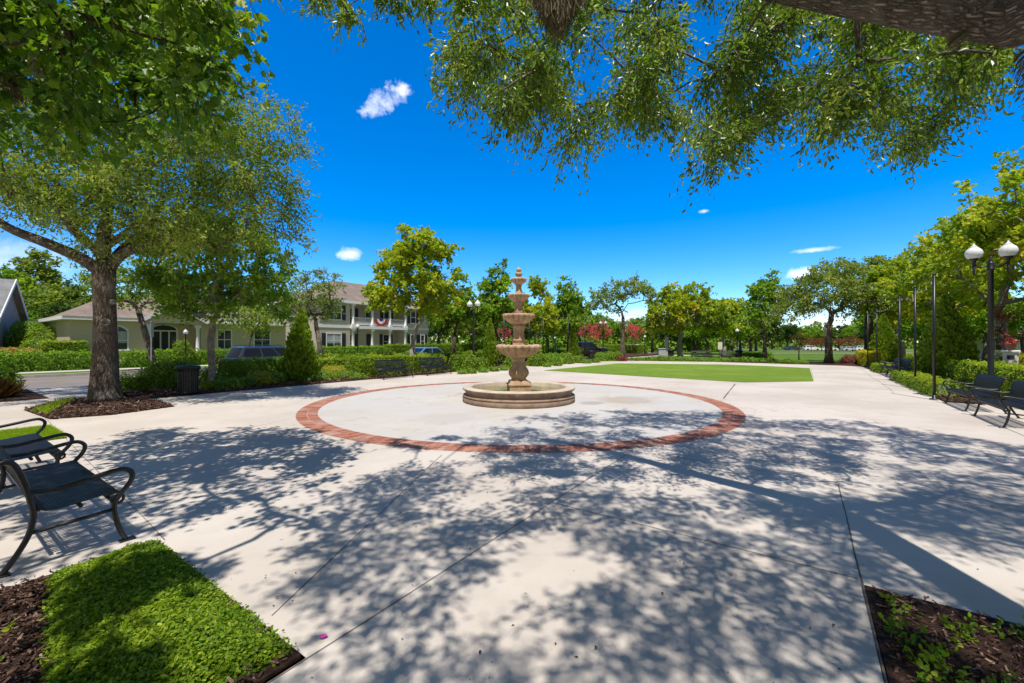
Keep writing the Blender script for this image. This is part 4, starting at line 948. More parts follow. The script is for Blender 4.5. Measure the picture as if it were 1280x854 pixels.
# ------------------------------------------------------------------ benches: steel straps on looped tube frames (local: x along, front = -y)
def smooth_path(pts, k=6):
    pts = [Vector(p) for p in pts]; out = []
    for i in range(len(pts)-1):
        p0 = pts[max(0,i-1)]; p1 = pts[i]; p2 = pts[i+1]; p3 = pts[min(len(pts)-1,i+2)]
        for j in range(k):
            t = j/k; out.append(0.5*((2*p1)+(-p0+p2)*t+(2*p0-5*p1+4*p2-p3)*t*t+(-p0+3*p1-3*p2+p3)*t**3))
    out.append(pts[-1]); return out
def make_bench(label, group, L=1.75):
    root = thing('park_bench', label, 'bench', (0,0,0), 0, group)
    seat = smooth_path([(0,-0.235,0.345),(0,-0.275,0.375),(0,-0.275,0.415),(0,-0.235,0.437),(0,-0.10,0.425),(0,0.06,0.405),(0,0.165,0.405),(0,0.215,0.44)], 3)
    back = smooth_path([(0,0.222,0.455),(0,0.25,0.56),(0,0.285,0.70),(0,0.325,0.82),(0,0.365,0.865),(0,0.415,0.86),(0,0.43,0.82)], 3)
    ns = 40
    for nm, path in (('seat',seat),('backrest',back)):
        mb = MB(); n = len(path)
        for i in range(ns):
            x = -L/2+0.05+(L-0.10)*i/(ns-1); w = 0.0108; vs = []
            for j, p in enumerate(path):
                t = (path[min(j+1,n-1)]-path[max(j-1,0)]).normalized(); nn = Vector((0,-t.z,t.y))*0.003
                for dx, sg in ((-w,1),(w,1),(w,-1),(-w,-1)): vs.append((x+dx, p.y+nn.y*sg, p.z+nn.z*sg))
            fs = [(3,2,1,0),tuple(range(4*n-4,4*n))]
            for j in range(n-1):
                for q in range(4): fs.append((4*j+q,4*j+(q+1)%4,4*j+4+(q+1)%4,4*j+4+q))
            mb.add(vs, fs)
        for p in ((path[0],path[-1]) if nm == 'seat' else (path[0],path[-1])):
            mb.tube([(-L/2,p.y,p.z),(L/2,p.y,p.z)], 0.014, 8)
        if nm == 'seat': mb.tube([(-L/2,-0.02,0.395),(L/2,-0.02,0.395)], 0.016, 8)
        mb.build(nm, 'strap_metal', root)
    for s in (-1,1):
        x = s*L/2; f = MB()
        f.tube(smooth_path([(x,-0.30,0.012),(x,-0.265,0.10),(x,-0.235,0.22),(x,-0.225,0.34),(x,-0.265,0.42),(x,-0.325,0.50),(x,-0.345,0.575),(x,-0.305,0.625),(x,-0.23,0.632),(x,-0.05,0.60),(x,0.12,0.575),(x,0.24,0.585),(x,0.27,0.60)]), 0.020, 10)
        f.tube(smooth_path([(x,0.40,0.012),(x,0.33,0.12),(x,0.265,0.26),(x,0.24,0.40),(x,0.255,0.52),(x,0.29,0.68),(x,0.335,0.81),(x,0.375,0.845),(x,0.41,0.84)]), 0.020, 10)
        f.tube([(x,-0.228,0.30),(x,0.0,0.285),(x,0.255,0.27)], 0.015, 8)
        a = [(x,-0.245+0.04*math.cos(t),0.385+0.04*math.sin(t)) for t in [2*math.pi*i/14 for i in range(15)]]; f.tube(a, 0.012, 6)
        fo = f.build('end_frame', 'black_metal', root)
        for y in (-0.31,0.41):
            p = MB(); p.bbox((x-0.035,y-0.055,0),(x+0.035,y+0.055,0.014),0.004); p.build('foot_plate', 'black_metal', fo)
    return root
bench = make_bench('black strap bench nearest the camera, beside the clipped green ground cover', 'black strap benches')
def facing(d): return math.atan2(d.y, d.x)+math.pi/2        # local -y turned to d
def put_bench(center, d, label, first=False):
    o = bench if first else copy_tree(bench)
    o.location = (center.x, center.y, 0.002 if len(center) < 3 else center.z); o.rotation_euler = (0,0,facing(d)); o['label'] = label; return o
v1 = 0.80
put_bench(P(-4.90-0.875, v1), D1, 'black strap bench nearest the camera, beside the clipped green ground cover', True)
put_bench(P(-7.30-0.875, v1), D1, 'black strap bench end to end with the nearest one, toward the mulched oak')
put_bench(P(-16.05,12.4+0.9), D2, 'black strap bench before the box hedge, the one nearer the dark trash can')
put_bench(P(-16.05,15.1+0.9), D2, 'black strap bench before the box hedge, the one nearer the twin lamp post')
put_bench(P(3.62,15.95), -D2, 'black strap bench below the near twin lamp, beside the low clipped hedge')
put_bench(P(3.62,13.5), -D2, 'black strap bench beside the right-hand flower bed, partly cut by the frame')
put_bench(P(3.75,27.3,0.034), -D2, 'far black strap bench between the two low clipped hedges, nearer one')
put_bench(P(3.75,29.4,0.034), -D2, 'far black strap bench between the two low clipped hedges, farther one')
for px, lb in ((877,'black strap bench at the far edge of the lawn, left of the white-globed lamp'),(913,'black strap bench at the far edge of the lawn, under the white-globed lamp')):
    p = at(px, 440, 39.2); put_bench(Vector((p.x,p.y,0.015)), Vector((-0.25,-1)).normalized(), lb)

# ------------------------------------------------------------------ litter bins
def make_bin(label):
    r = thing('trash_can', label, 'trash can', (0,0,0), 0, 'black slatted trash cans'); mb = MB(); n = 26
    for i in range(n):
        a = 2*math.pi*i/n; ca, sa = math.cos(a), math.sin(a); pr = [(0.27,0.06),(0.275,0.5),(0.29,0.75),(0.335,0.88)]; vs = []
        for rr, z in pr:
            for da, dr in ((-0.085,0),(0.085,0),(0.085,-0.008),(-0.085,-0.008)): vs.append(((rr+dr)*math.cos(a+da),(rr+dr)*math.sin(a+da),z))
        fs = [(0,1,2,3),(15,14,13,12)]
        for j in range(3):
            for q in range(4): fs.append((4*j+q,4*j+(q+1)%4,4*j+4+(q+1)%4,4*j+4+q))
        mb.add(vs, fs)
    for z, rr in ((0.08,0.272),(0.45,0.272),(0.86,0.328)): mb.tube([(rr*math.cos(2*math.pi*i/28),rr*math.sin(2*math.pi*i/28),z) for i in range(29)], 0.012, 6, cap=False)
    mb.build('slatted_body', 'black_metal', r)
    li = MB(); li.lathe([(0.24,0.05),(0.25,0.80),(0.245,0.80),(0.22,0.10)], 28, 0); li.build('liner', 'dark_trim', r)
    lid = MB(); lid.lathe([(0.345,0.875),(0.35,0.90),(0.31,0.93),(0.20,0.945),(0.16,0.935),(0.155,0.88)], 32, 0, capt=False, capb=False); lid.build('lid', 'black_metal', r)
    ft = MB(); ft.lathe([(0.2,0.0),(0.2,0.02),(0.05,0.03),(0.05,0.06)], 20, 0); ft.build('base', 'black_metal', r); return r
bn = make_bin('black slatted trash can in front of the leafy hedge by the mulched oak'); p = G(235,494); bn.location = (p.x,p.y,0.025)
b2 = relabel(copy_tree(bn), 'black slatted trash can near the black pickup'); p = at(739,440,36.5); b2.location = (p.x,p.y,0.02)
b3 = relabel(copy_tree(bn), 'black slatted trash can beside the grey pillar beyond the lawn'); p = at(838.5,440,43); b3.location = (p.x,p.y,-0.05)
b4 = relabel(copy_tree(bn), 'black slatted trash can beside the white-globed lamp at the far bench'); p = at(923.5,440,40); b4.location = (p.x,p.y,0.0)

# ------------------------------------------------------------------ lamps
def globe_parts(r, x, y, z, up=True, k=1.0):
    g = MB(); g.lathe([(0.10*k,z),(0.15*k,z+0.03*k),(0.195*k,z+0.12*k),(0.20*k,z+0.19*k),(0.175*k,z+0.26*k),(0.125*k,z+0.315*k),(0.085*k,z+0.345*k)], 32, 0, x, y, mod=lambda rr, zz, a: (rr*(1+0.012*math.cos(a*24)),zz)); go = g.build('globe', 'globe_glass', r)
    c = MB(); c.lathe([(0.088*k,z+0.345*k),(0.09*k,z+0.365*k),(0.055*k,z+0.395*k),(0.03*k,z+0.41*k),(0.028*k,z+0.44*k),(0.012*k,z+0.47*k)], 20, 0, x, y); c.build('finial', 'globe_glass', go)
    h = MB(); h.lathe([(0.03*k,z-0.20*k),(0.04*k,z-0.16*k),(0.05*k,z-0.07*k),(0.085*k,z-0.045*k),(0.11*k,z-0.02*k),(0.115*k,z+0.005*k)], 24, 0, x, y); h.build('holder', 'black_metal', r)
def post_profile(h, r=0.055):
    return [(r*3.0,0),(r*3.0,0.05),(r*2.7,0.10),(r*2.5,0.35),(r*2.2,0.42),(r*1.9,0.55),(r*1.3,0.66),(r*1.25,0.72),(r,0.76),(r*0.9,h-0.25),(r*1.3,h-0.23),(r*1.3,h-0.19),(r,h-0.17),(r*1.15,h-0.05),(r*0.8,h)]
def make_twin(label):
    r = thing('street_lamp', label, 'lamp post', (0,0,0), 0, 'black twin-globe lamp posts'); h = 3.72
    p = MB(); p.lathe(post_profile(h,0.062), 24, 0, mod=lambda rr, z, a: (rr*(1+(0.05*math.cos(a*10) if 0.8 < z < h-0.3 else 0)),z)); p.lathe([(0.05,h),(0.045,h+0.03),(0.025,h+0.06),(0.03,h+0.09),(0.005,h+0.14)],16,0); p.build('post', 'black_metal', r)
    for s in (-1,1):
        a = MB(); a.tube(smooth_path([(s*0.05,0,h-0.10),(s*0.16,0,h-0.135),(s*0.25,0,h-0.09),(s*0.31,0,h-0.02)],5), 0.018, 8); a.lathe([(0.008,h-0.36),(0.02,h-0.33),(0.028,h-0.25),(0.03,h-0.04)],12,0,s*0.31,0); a.build('arm', 'black_metal', r)
        globe_parts(r, s*0.31, 0, h+0.10, k=0.88)
    return r
tl_ = make_twin('near black twin-globe lamp post behind the bench, by the white pedestal'); tl_.location = P(3.95,15.6)*1.0; tl_.location = (13.68,12.0,0.02); tl_.rotation_euler = (0,0,math.atan2(D2.y,D2.x))
t2 = relabel(copy_tree(tl_), 'black twin-globe lamp post between the fountain and the cream house'); p = at(592,440,25.2); t2.location = (p.x,p.y,0.02)
t3 = relabel(copy_tree(tl_), 'distant black twin-globe lamp post near the black pickup'); p = at(754,440,48); t3.location = (p.x,p.y,-0.1)
tl_.scale = (1.08,)*3
def make_single(label, h=3.0):
    r = thing('street_lamp', label, 'lamp post', (0,0,0), 0, 'single-globe lamp posts'); p = MB(); p.lathe(post_profile(h,0.055), 20, 0); p.build('post', 'black_metal', r); globe_parts(r,0,0,h+0.1); return r
s1 = make_single('single white-globed lamp post beside the benches beyond the lawn'); p = at(921.5,440,40.5); s1.location = (p.x,p.y,0.0); s1.scale = (0.85,)*3
s2 = relabel(copy_tree(s1), 'single white-globed lamp post by the winding path'); p = at(806,440,58); s2.location = (p.x,p.y,-0.2); s2.scale = (0.8,)*3
s3 = relabel(copy_tree(s1), 'slim black lamp post in front of the tan house porch'); p = at(232,440,27.4); s3.location = (p.x,p.y,0.0); s3.scale = (0.72,)*3
s4 = relabel(copy_tree(s1), 'slim black lamp post in front of the cream house porch'); p = at(447,440,40.5); s4.location = (p.x,p.y,0.0); s4.scale = (0.98,)*3

# ------------------------------------------------------------------ string-light poles and strings
def make_pole(label, group, h):
    r = thing('light_pole', label, 'pole', (0,0,0), 0, group); p = MB(); p.tube([(0,0,0.02),(0,0,h)], 0.037, 12); p.build('post', 'black_metal', r)
    b = MB(); b.lathe([(0.11,0),(0.11,0.02),(0.05,0.03),(0.05,0.12)], 16, 0); b.build('base', 'black_metal', r); e = MB(); e.lathe([(0.045,h),(0.05,h+0.03),(0.01,h+0.06)],10,0); e.tube([(0,0,h-0.06),(0.07,0,h-0.06),(0.075,0,h-0.10)],0.008,6); e.build('cap', 'black_metal', r); return r
PH = 3.72; pole0 = make_pole('tall black string-light pole nearest the camera, at the end of the low hedge', 'black string-light poles on the right', PH)
RP = [(3.22,17.55,'tall black string-light pole nearest the camera, at the end of the low hedge'),(3.4,21.3,'tall black string-light pole second nearest along the low hedge'),(3.45,24.7,'tall black string-light pole third along the low hedge'),(3.75,34.4,'tall black string-light pole beyond the far benches, left of the small cypress'),(3.6,37.3,'black string-light pole farthest along the right edge, by the oak trunk')]
for i, (u, v, lb) in enumerate(RP):
    o = pole0 if i == 0 else relabel(copy_tree(pole0), lb); o.location = P(u,v,0.026)
LP = []
for px, lb in ((630,'black string-light pole just left of the fountain shaft'),(661.5,'black string-light pole just right of the fountain shaft'),(679,'black string-light pole second right of the fountain'),(710,'black string-light pole before the pointed tree trunk'),(731,'black string-light pole in front of the black pickup')):
    x, y, _ = kerb_car(px, -16.7, 0); o = relabel(copy_tree(pole0), lb, 'black string-light poles on the left'); o.location = (x,y,0.026); LP.append(Vector((x,y,PH-0.06)))
RPp = [P(u,v,PH-0.04) for u, v, _ in RP]
def string_light(a, b, sag, n, label):
    r = thing('string_light', label, 'string lights', (a.x,a.y,0), 0, 'strings of bulbs over the plaza'); o = Vector((a.x,a.y,0))
    f = lambda t: a.lerp(b,t)-Vector((0,0,sag*4*t*(1-t)))-o
    c = MB(); c.tube([f(i/24) for i in range(25)], 0.006, 4); c.build('cable', 'black_metal', r)
    me = None
    for i in range(n):
        p = f((i+0.5)/n)
        if me is None:
            q = MB(); q.lathe([(0.010,0.0),(0.011,-0.03),(0.018,-0.05),(0.021,-0.07),(0.013,-0.09),(0.003,-0.095)],8,0); me = q.mesh('bulb','bulb')
        link('bulb', me, r, p)
for i in range(4): string_light(RPp[i], RPp[i+1], 0.18, int((RPp[i+1]-RPp[i]).length/0.9), ('string of bulbs between the two nearest right-hand poles','string of bulbs between the second and third right-hand poles','long string of bulbs between the third and fourth right-hand poles','string of bulbs between the two farthest right-hand poles')[i])
for i, (a, b) in enumerate(((1,0),(2,2),(3,3),(4,4))): string_light(LP[a], RPp[b], 0.5, 22, ('string of bulbs across the plaza to the nearest right-hand pole','string of bulbs across the lawn to the third right-hand pole','string of bulbs across the lawn to the fourth right-hand pole','string of bulbs across the lawn to the farthest right-hand pole')[i])

# ------------------------------------------------------------------ pedestal, signs and pillar
pd = thing('pedestal', 'small white pedestal with a dark square plaque behind the right-hand hedge', 'pedestal', (18.4,15.5,0.0), R(-50))
mb = MB(); mb.bbox((-0.19,-0.19,0),(0.19,0.19,1.36),0.01); mb.bbox((-0.24,-0.24,1.361),(0.24,0.24,1.43),0.02); mb.box((-0.15,-0.205,0.90),(-0.10,-0.19,1.30)); mb.box((0.10,-0.205,0.90),(0.15,-0.19,1.30)); mb.box((-0.099,-0.204,1.25),(0.099,-0.19,1.30)); mb.build('body', 'pedestal_white', pd)
mb = MB(); mb.box((-0.085,-0.202,1.10),(0.085,-0.191,1.27)); mb.build('plaque', 'dark_trim', pd)
pot = thing('planter', 'terracotta pot of red flowers standing on the white pedestal', 'planter', (18.4,15.5,1.432))
mb = MB(); mb.lathe([(0.10,0),(0.13,0.14),(0.16,0.22),(0.17,0.25),(0.15,0.25),(0.13,0.2)],20,0); mb.build('pot','terracotta',pot)
(V,F,t),_ = foliage(np.array([[0,0,0.32],[0.08,0.03,0.36],[-0.08,0.02,0.34]]),0.14,10,8,0.06,T_OVAL); link('flowers', np_mesh('flowers',V,F,['crape_leaf'],t), pot)
pl = thing('stone_pillar', 'grey stone marker with tall square pillar beside the winding path', 'marker', (at(831,440,44).x,44,-0.06), R(-15))
mb = MB(); mb.bbox((-0.62,-0.25,0),(0.30,0.25,1.02),0.02); mb.bbox((-0.68,-0.30,1.021),(0.36,0.30,1.10),0.02); mb.build('block','pedestal_grey',pl)
mb = MB(); mb.bbox((0.02,-0.16,1.102),(0.34,0.16,2.2),0.02); mb.bbox((-0.03,-0.21,2.202),(0.39,0.21,2.29),0.02); mb.build('shaft','pedestal_grey',pl)
sg = thing('street_sign', 'pale notice sign on a thin post behind the far benches', 'sign', (at(900,440,41).x,41,-0.03), R(-15))
mb = MB(); mb.box((-0.03,-0.03,0),(0.03,0.03,1.75)); mb.build('post','galv',sg); mb = MB(); mb.bbox((-0.2,-0.05,1.0),(0.2,-0.031,1.72),0.004); mb.build('panel','sign_face',sg)
s2_ = thing('street_sign', 'edge-on traffic sign on a thin grey post before the leaning tree', 'sign', (G(189,477).x,G(189,477).y,0), R(121))
mb = MB(); mb.box((-0.03,-0.02,0),(0.03,0.02,2.66)); mb.build('post','galv',s2_); mb = MB(); mb.bbox((-0.27,-0.04,1.95),(0.27,-0.021,2.62),0.004); mb.build('panel','galv',s2_)
# pink petal and a few fallen leaves on the slab
def fallen(px, py, mat, s, label, n):
    p = G(px,py); mb = MB(); k = 9
    vs = [(0,0,0.012)]+[(s*math.cos(2*math.pi*i/k)*(1+0.25*math.sin(i*2.1)), 0.7*s*math.sin(2*math.pi*i/k), 0.004+0.012*abs(math.sin(i*1.7))) for i in range(k)]
    mb.add(vs, [(0,1+i,1+(i+1)%k) for i in range(k)]); o = mb.build(n, mat); o.location = (p.x,p.y,0.004); o.rotation_euler = (0,0,random.uniform(0,6)); return o
m, nt, out = new_mat('petal'); principled(nt, out, (0.55,0.05,0.33), 0.6)
m, nt, out = new_mat('dry_leaf'); principled(nt, out, (0.05,0.03,0.018), 0.8)
tag(fallen(404,798,'petal',0.024,'','flower_petal'), 'bright pink petal lying on the shaded concrete near the ground cover', 'petal')
for px, py in ((346,749),(855,706),(828,744),(600,818),(745,812),(520,660),(1038,675),(1042,784),(930,650),(1116,520)):
    tag(fallen(px,py,'dry_leaf',0.011,'','fallen_leaf'), 'small dark dry leaf lying on the pale concrete', 'leaf', 'dry leaves fallen on the plaza')
# ------------------------------------------------------------------ the spreading oak whose limb reaches over the camera
OB = Vector((2.92, 0.25, 0.0))
def to_ground(c): t = c[:,2]/SUN.z; return c[:,:2]-np.array([SUN.x,SUN.y])*t[:,None]
def in_view(c, m=0):            # used only to keep the measured outline of the crown
    px = 640+FPX*c[:,0]/np.maximum(c[:,1],0.05); py = HZN-FPX*(c[:,2]-EYE)/np.maximum(c[:,1],0.05)
    return (c[:,1] > 0.05) & (px > -m) & (px < 1280+m) & (py > -m) & (py < 854+m)
limb = [(2.92,0.25,-0.05),(2.90,0.28,0.9),(2.92,0.42,1.9),(2.96,0.80,2.72),(3.02,1.40,3.27),(3.12,2.02,3.55),(3.17,2.6,3.75),(2.98,2.9,4.05),(2.66,3.15,4.33),(2.33,3.4,4.62),(1.85,3.8,5.1),(1.2,4.3,5.8),(0.2,4.8,6.5)]
limr = [0.42,0.30,0.26,0.22,0.19,0.165,0.155,0.148,0.138,0.13,0.115,0.09,0.07]
env = [(556,70),(575,112),(600,118),(640,150),(680,118),(722,186),(750,150),(790,150),(850,165),(893,212),(930,170),(960,152),(1000,132),(1050,160),(1100,140),(1140,192),(1180,165),(1215,112),(1252,74)]
ex, ey = zip(*env); cl = []
while len(cl) < 270:
    px = random.uniform(566,1242); e = np.interp(px, ex, ey); py = random.uniform(-40, e-16)
    if math.sin(px*0.047+py*0.021)+math.sin(px*0.019-py*0.058+1.0)+0.7*math.sin(px*0.088+py*0.075) < -0.55+random.uniform(-.5,.5): continue
    if random.random() < 0.22: py = e-random.uniform(14,30)
    Y = random.uniform(3.7,5.8)
    if px > 1040 and py < 75: Y = random.uniform(3.5,5.2)
    cl.append(at(px,py,Y))
for px, py in ((318,-22),(384,-26),(402,0),(432,8),(470,-22),(487,-4),(500,-24),(530,-8),(540,-26),(415,-24),(497,6),(536,4),(436,18),(398,-16),(520,-14)): cl.append(at(px,py,random.uniform(4.6,5.2)))
nsm = len(cl)
for px, py in ((722,176),(720,160),(893,204),(890,186),(1140,186),(1138,170),(636,142),(640,128),(1052,158),(905,178),(575,108),(566,84),(1248,62)):     # long drooping sprays
    cl.append(at(px,py,random.uniform(4.2,5.0)))
low = np.array([tuple(c) for c in cl])
# the rest of the crown stands above the frame; it throws the shade on the plaza
sh_poly = np.array([tuple(G(*p)[:2]) for p in ((300,900),(345,800),(395,690),(430,610),(500,585),(575,560),(600,535),(700,514),(830,508),(915,516),(960,528),(1080,528),(1180,545),(1290,560),(1700,600),(2500,700),(1800,1100),(900,1400))])
holes = [(1222,706,0.55,0.45),(620,690,0.22,0.2),(760,660,0.18,0.16),(560,790,0.18,0.18),(690,810,0.2,0.12),(900,640,0.25,0.25),(1190,585,0.45,0.3),(1060,560,0.4,0.3),(560,625,0.26,0.22),(1040,690,0.2,0.15)]
hc = [(G(a,b)[0],G(a,b)[1],c,d) for a,b,c,d in holes]
lowg = to_ground(low); up = []; upg = []
tries = 0
dense = np.array([tuple(G(*p)[:2]) for p in ((900,585),(1060,590),(1290,630),(1290,790),(1080,740),(1000,660))])
while len(up) < 620 and tries < 60000:
    tries += 1
    c = np.array([[random.uniform(-3.2,9.5), random.uniform(-3.0,7.6), random.uniform(5.0,9.6)]])
    r2 = ((c[0,0]-3.4)/6.4)**2+((c[0,1]-2.2)/6.0)**2+((c[0,2]-5.6)/4.2)**2
    if r2 > 1: continue
    if in_view(c, 45)[0]: continue
    g = to_ground(c)
    if not inside(g, sh_poly)[0]: continue
    if any(((g[0,0]-a)/(w+0.12))**2+((g[0,1]-b)/(h+0.12))**2 < 1 for a,b,w,h in hc): continue
    gx, gy = g[0]
    if math.sin(gx*2.9+gy*1.1)+math.sin(gy*3.3-gx*1.7+1.0)+0.6*math.sin(gx*5.3+gy*4.1) < (-0.55 if gx < 1.2 else -1.05): continue
    if np.min(np.linalg.norm(lowg-g[0],axis=1)) < 0.58: continue
    if up and (np.min(np.linalg.norm(np.array(up)-c[0],axis=1)) < 0.30 or np.min(np.linalg.norm(np.array(upg)-g[0],axis=1)) < (0.22 if inside(g,dense)[0] else 0.30)): continue
    up.append(c[0]); upg.append(g[0])
up = np.array(up)
oak = thing('oak_tree', 'spreading live oak whose thick limb and hanging foliage arch over the plaza from the right', 'tree', OB)
o3 = np.array(tuple(OB))
allc = np.concatenate([low, up])-o3
mb = grow([tuple(Vector(p)-OB) for p in limb], limr, allc, 9, 0.010, 3, jit=0.10, rscale=0.95, pw=0.55)
# second fork rising from the limb
mb.tube(smooth_path([Vector(p)-OB for p in ((3.05,2.75,3.85),(3.3,2.72,4.1),(3.7,2.6,4.5),(4.3,2.4,5.3),(4.8,2.2,6.4))],4), [0.11-0.0055*i for i in range(17)], 14)
lr = np.full(len(low), 0.27); lr[270:nsm] = 0.17
(V1,F1,t1), tw1 = foliage(low-o3, lr, 12, 18, 0.057, T_OAK, None, 0.75, 0, 0.5, tintj=0.16, spread=0.13)
(V2,F2,t2_), tw2 = foliage(up-o3, 0.40, 15, 16, 0.085, T_OAK, None, 0.35, 0, 0.6, tintj=0.15, spread=0.12)
twig_mesh(mb, tw1, 0.0035); twig_mesh(mb, tw2, 0.005, 2)
mb.build('trunk', 'oak_bark_near', oak)
link('crown', np_mesh('crown', np.concatenate([V1,V2]), F1+[f+len(V1) for f in F2], ['oak_leaf'], np.concatenate([t1,t2_])), oak)
def moss(name, label, loc, wid, ln, n, group=None, parent=None):
    mb = MB(); V = []; F = []; T = []
    for i in range(n):
        x = random.gauss(0,wid*0.42); y = random.gauss(0,wid*0.25); l = ln*random.uniform(0.3,1.0)*(1-0.55*min(1,abs(x)/wid)); w = 0.0035; k = 6; b = len(V)
        ph = random.uniform(0,6); cx = x
        for j in range(k):
            t = j/(k-1); xx = x+0.03*math.sin(ph+t*5); yy = y+0.03*math.cos(ph*1.7+t*4); V += [(xx-w,yy,-l*t),(xx+w,yy+w,-l*t)]
        F += [(b+2*j,b+2*j+1,b+2*j+3,b+2*j+2) for j in range(k-1)]; T += [random.random()]*(k-1)
    o = link(name, np_mesh(name, V, np.array(F), ['moss_strand'], T), parent, loc)
    return tag(o, label, 'moss', group) if label else o
moss('spanish_moss', 'grey-brown clump of hanging moss among the oak leaves at the top of the frame', at(697,-25,3.6), 0.24, 0.50, 1500)
moss('spanish_moss', 'thin wisp of dark moss hanging beside the thick oak limb at the right edge', at(1279,62,2.6), 0.03, 0.38, 60)
moss('spanish_moss', 'tuft of moss caught in the fork of the thick oak limb', at(1196,42,2.72), 0.05, 0.12, 60)

# ------------------------------------------------------------------ the broad-leaved tree at the upper left, trunk outside the frame
MB0 = Vector((-6.4, 2.6, 0.0)); m3 = np.array(tuple(MB0)); cl = []
env = [(-80,200),(0,165),(60,150),(110,196),(150,180),(200,150),(250,160),(275,120),(262,80),(258,50)]
ex, ey = zip(*sorted(env)[:8]); 
while len(cl) < 105:
    px = random.uniform(-90,262); e = np.interp(px, ex, ey)
    if px > 235: e = min(e, 118)
    py = random.uniform(-60, e-22); cl.append(at(px,py,random.uniform(3.8,5.6)))
for px, py in ((262,20),(290,0),(255,100),(248,120),(240,60)): cl.append(at(px,py,4.3))
msh = np.array([tuple(G(*p)[:2]) for p in ((-400,640),(0,600),(165,602),(285,575),(410,600),(440,650),(330,690),(260,668),(205,655),(60,715),(-400,780))])
tries = 0; upm = []
cover_sh = np.array([tuple(G(*p)[:2]) for p in ((60,700),(205,672),(300,740),(400,850),(420,1000),(0,1000))])
while len(upm) < 84 and tries < 30000:
    tries += 1; c = np.array([[random.uniform(-9,-0.9), random.uniform(-1.6,4.6), random.uniform(4.4,7.2)]])
    g = to_ground(c); gx, gy = g[0]
    if in_view(c,40)[0]: continue
    if inside(g,cover_sh)[0]:
        if math.sin(gx*4.1+gy*2.0)+math.sin(gy*5.0-gx*2.2) < 1.3: continue
    elif not inside(g,msh)[0] or len(upm) > 62: continue
    if upm and np.min(np.linalg.norm(np.array(upm)-c[0],axis=1)) < 0.4: continue
    upm.append(c[0])
C = np.concatenate([np.array([tuple(c) for c in cl]), np.array(upm)])-m3
mt_ = thing('maple_tree', 'broad-leaved tree at the upper left with dark lobed leaves hanging into the frame', 'tree', MB0)
mb = grow([(0,0,-0.05),(0.05,0.03,1.2),(0.12,0.1,2.4),(0.3,0.3,3.4),(0.6,0.7,4.2),(1.0,1.1,4.9)], [0.30,0.21,0.18,0.15,0.12,0.10], C, 8, 0.010, 3)
(V,F,t), tw = foliage(C, 0.36, 11, 10, 0.090, T_MAPLE, None, 0.65, 0, 0.35, tintj=0.13, spread=0.15)
twig_mesh(mb, tw, 0.004); mb.build('trunk', 'brown_bark', mt_); link('crown', np_mesh('crown', V, F, ['maple_leaf'], t), mt_)
moss('spanish_moss', 'wisp of grey moss among the dark lobed leaves at the upper left', at(20,95,4.4), 0.18, 0.35, 160)
moss('spanish_moss', 'long wisp of moss hanging under the lobed leaves near the branch, upper left', at(48,70,4.0), 0.10, 0.30, 110)

# ------------------------------------------------------------------ left live oak on the mulch island
ob = Vector((-12.15,12.55,0.0))
tr = [(0,0,-0.05),(0.0,0,0.12),(-0.02,0,0.6),(0.0,0,1.6),(-0.03,0.02,2.6),(-0.05,0,3.5),(-0.02,0,4.15)]
rr = [0.56,0.40,0.33,0.285,0.26,0.265,0.275]
oc = thing('oak_tree', 'live oak with ringed knot on its straight trunk, standing on the left mulch island', 'tree', ob)
blobs = [(0.6,-0.7,6.4,4.0,3.2,1.9),(3.6,-0.7,6.0,2.3,2.0,1.9),(4.6,-0.9,7.6,1.5,1.5,1.3),(-3.2,-0.9,6.6,3.2,3.0,1.9),(1.5,-0.6,8.3,3.0,2.4,1.2),(-5.5,-1.2,7.3,2.6,2.6,1.6),(5.4,-0.6,5.6,1.0,1.1,1.1)]
C = blob_points(blobs, 370, 0.5, 0.5); C = C[(C[:,2] > 4.5) & ~((C[:,0] < -0.8) & (C[:,2] < 5.3-0.28*C[:,0]-0.4*(C[:,1] > 0.3)))]
mb = grow(tr, rr, C, 9, 0.013, 6, rscale=0.62, pw=0.5)
mb.tube(smooth_path([(-0.02,0,3.75),(-0.6,-0.15,4.22),(-1.4,-0.35,4.62),(-2.2,-0.6,5.0),(-2.9,-0.9,5.65),(-3.9,-1.2,6.4)],5), [0.19-0.005*i for i in range(26)], 12)
mb.tube(smooth_path([(0,0,3.9),(0.5,0.05,4.4),(1.2,0.1,4.7),(2.0,0.2,5.3),(2.6,0.2,6.0)],5), [0.17-0.006*i for i in range(21)], 12)
mb.tube(smooth_path([(0,0.05,3.9),(0.2,0.4,4.6),(0.5,0.9,5.4),(0.7,1.2,6.4)],5), [0.18-0.006*i for i in range(16)], 12)
mb.tube(smooth_path([(-0.05,0,3.9),(0.05,-0.1,4.8),(0.25,-0.2,5.8),(0.2,-0.3,7.0)],5), [0.19-0.006*i for i in range(16)], 12)
(V,F,t), tw = foliage(C, 0.62, 17, 15, 0.110, T_OAK, (0,0,5.0), 0.3, 0.3, 0.6, tintj=0.17, spread=0.12)
twig_mesh(mb, tw, 0.006, 3); mb.build('trunk', 'oak_bark', oc); link('crown', np_mesh('crown', V, F, ['oak_leaf_mid'], t), oc)
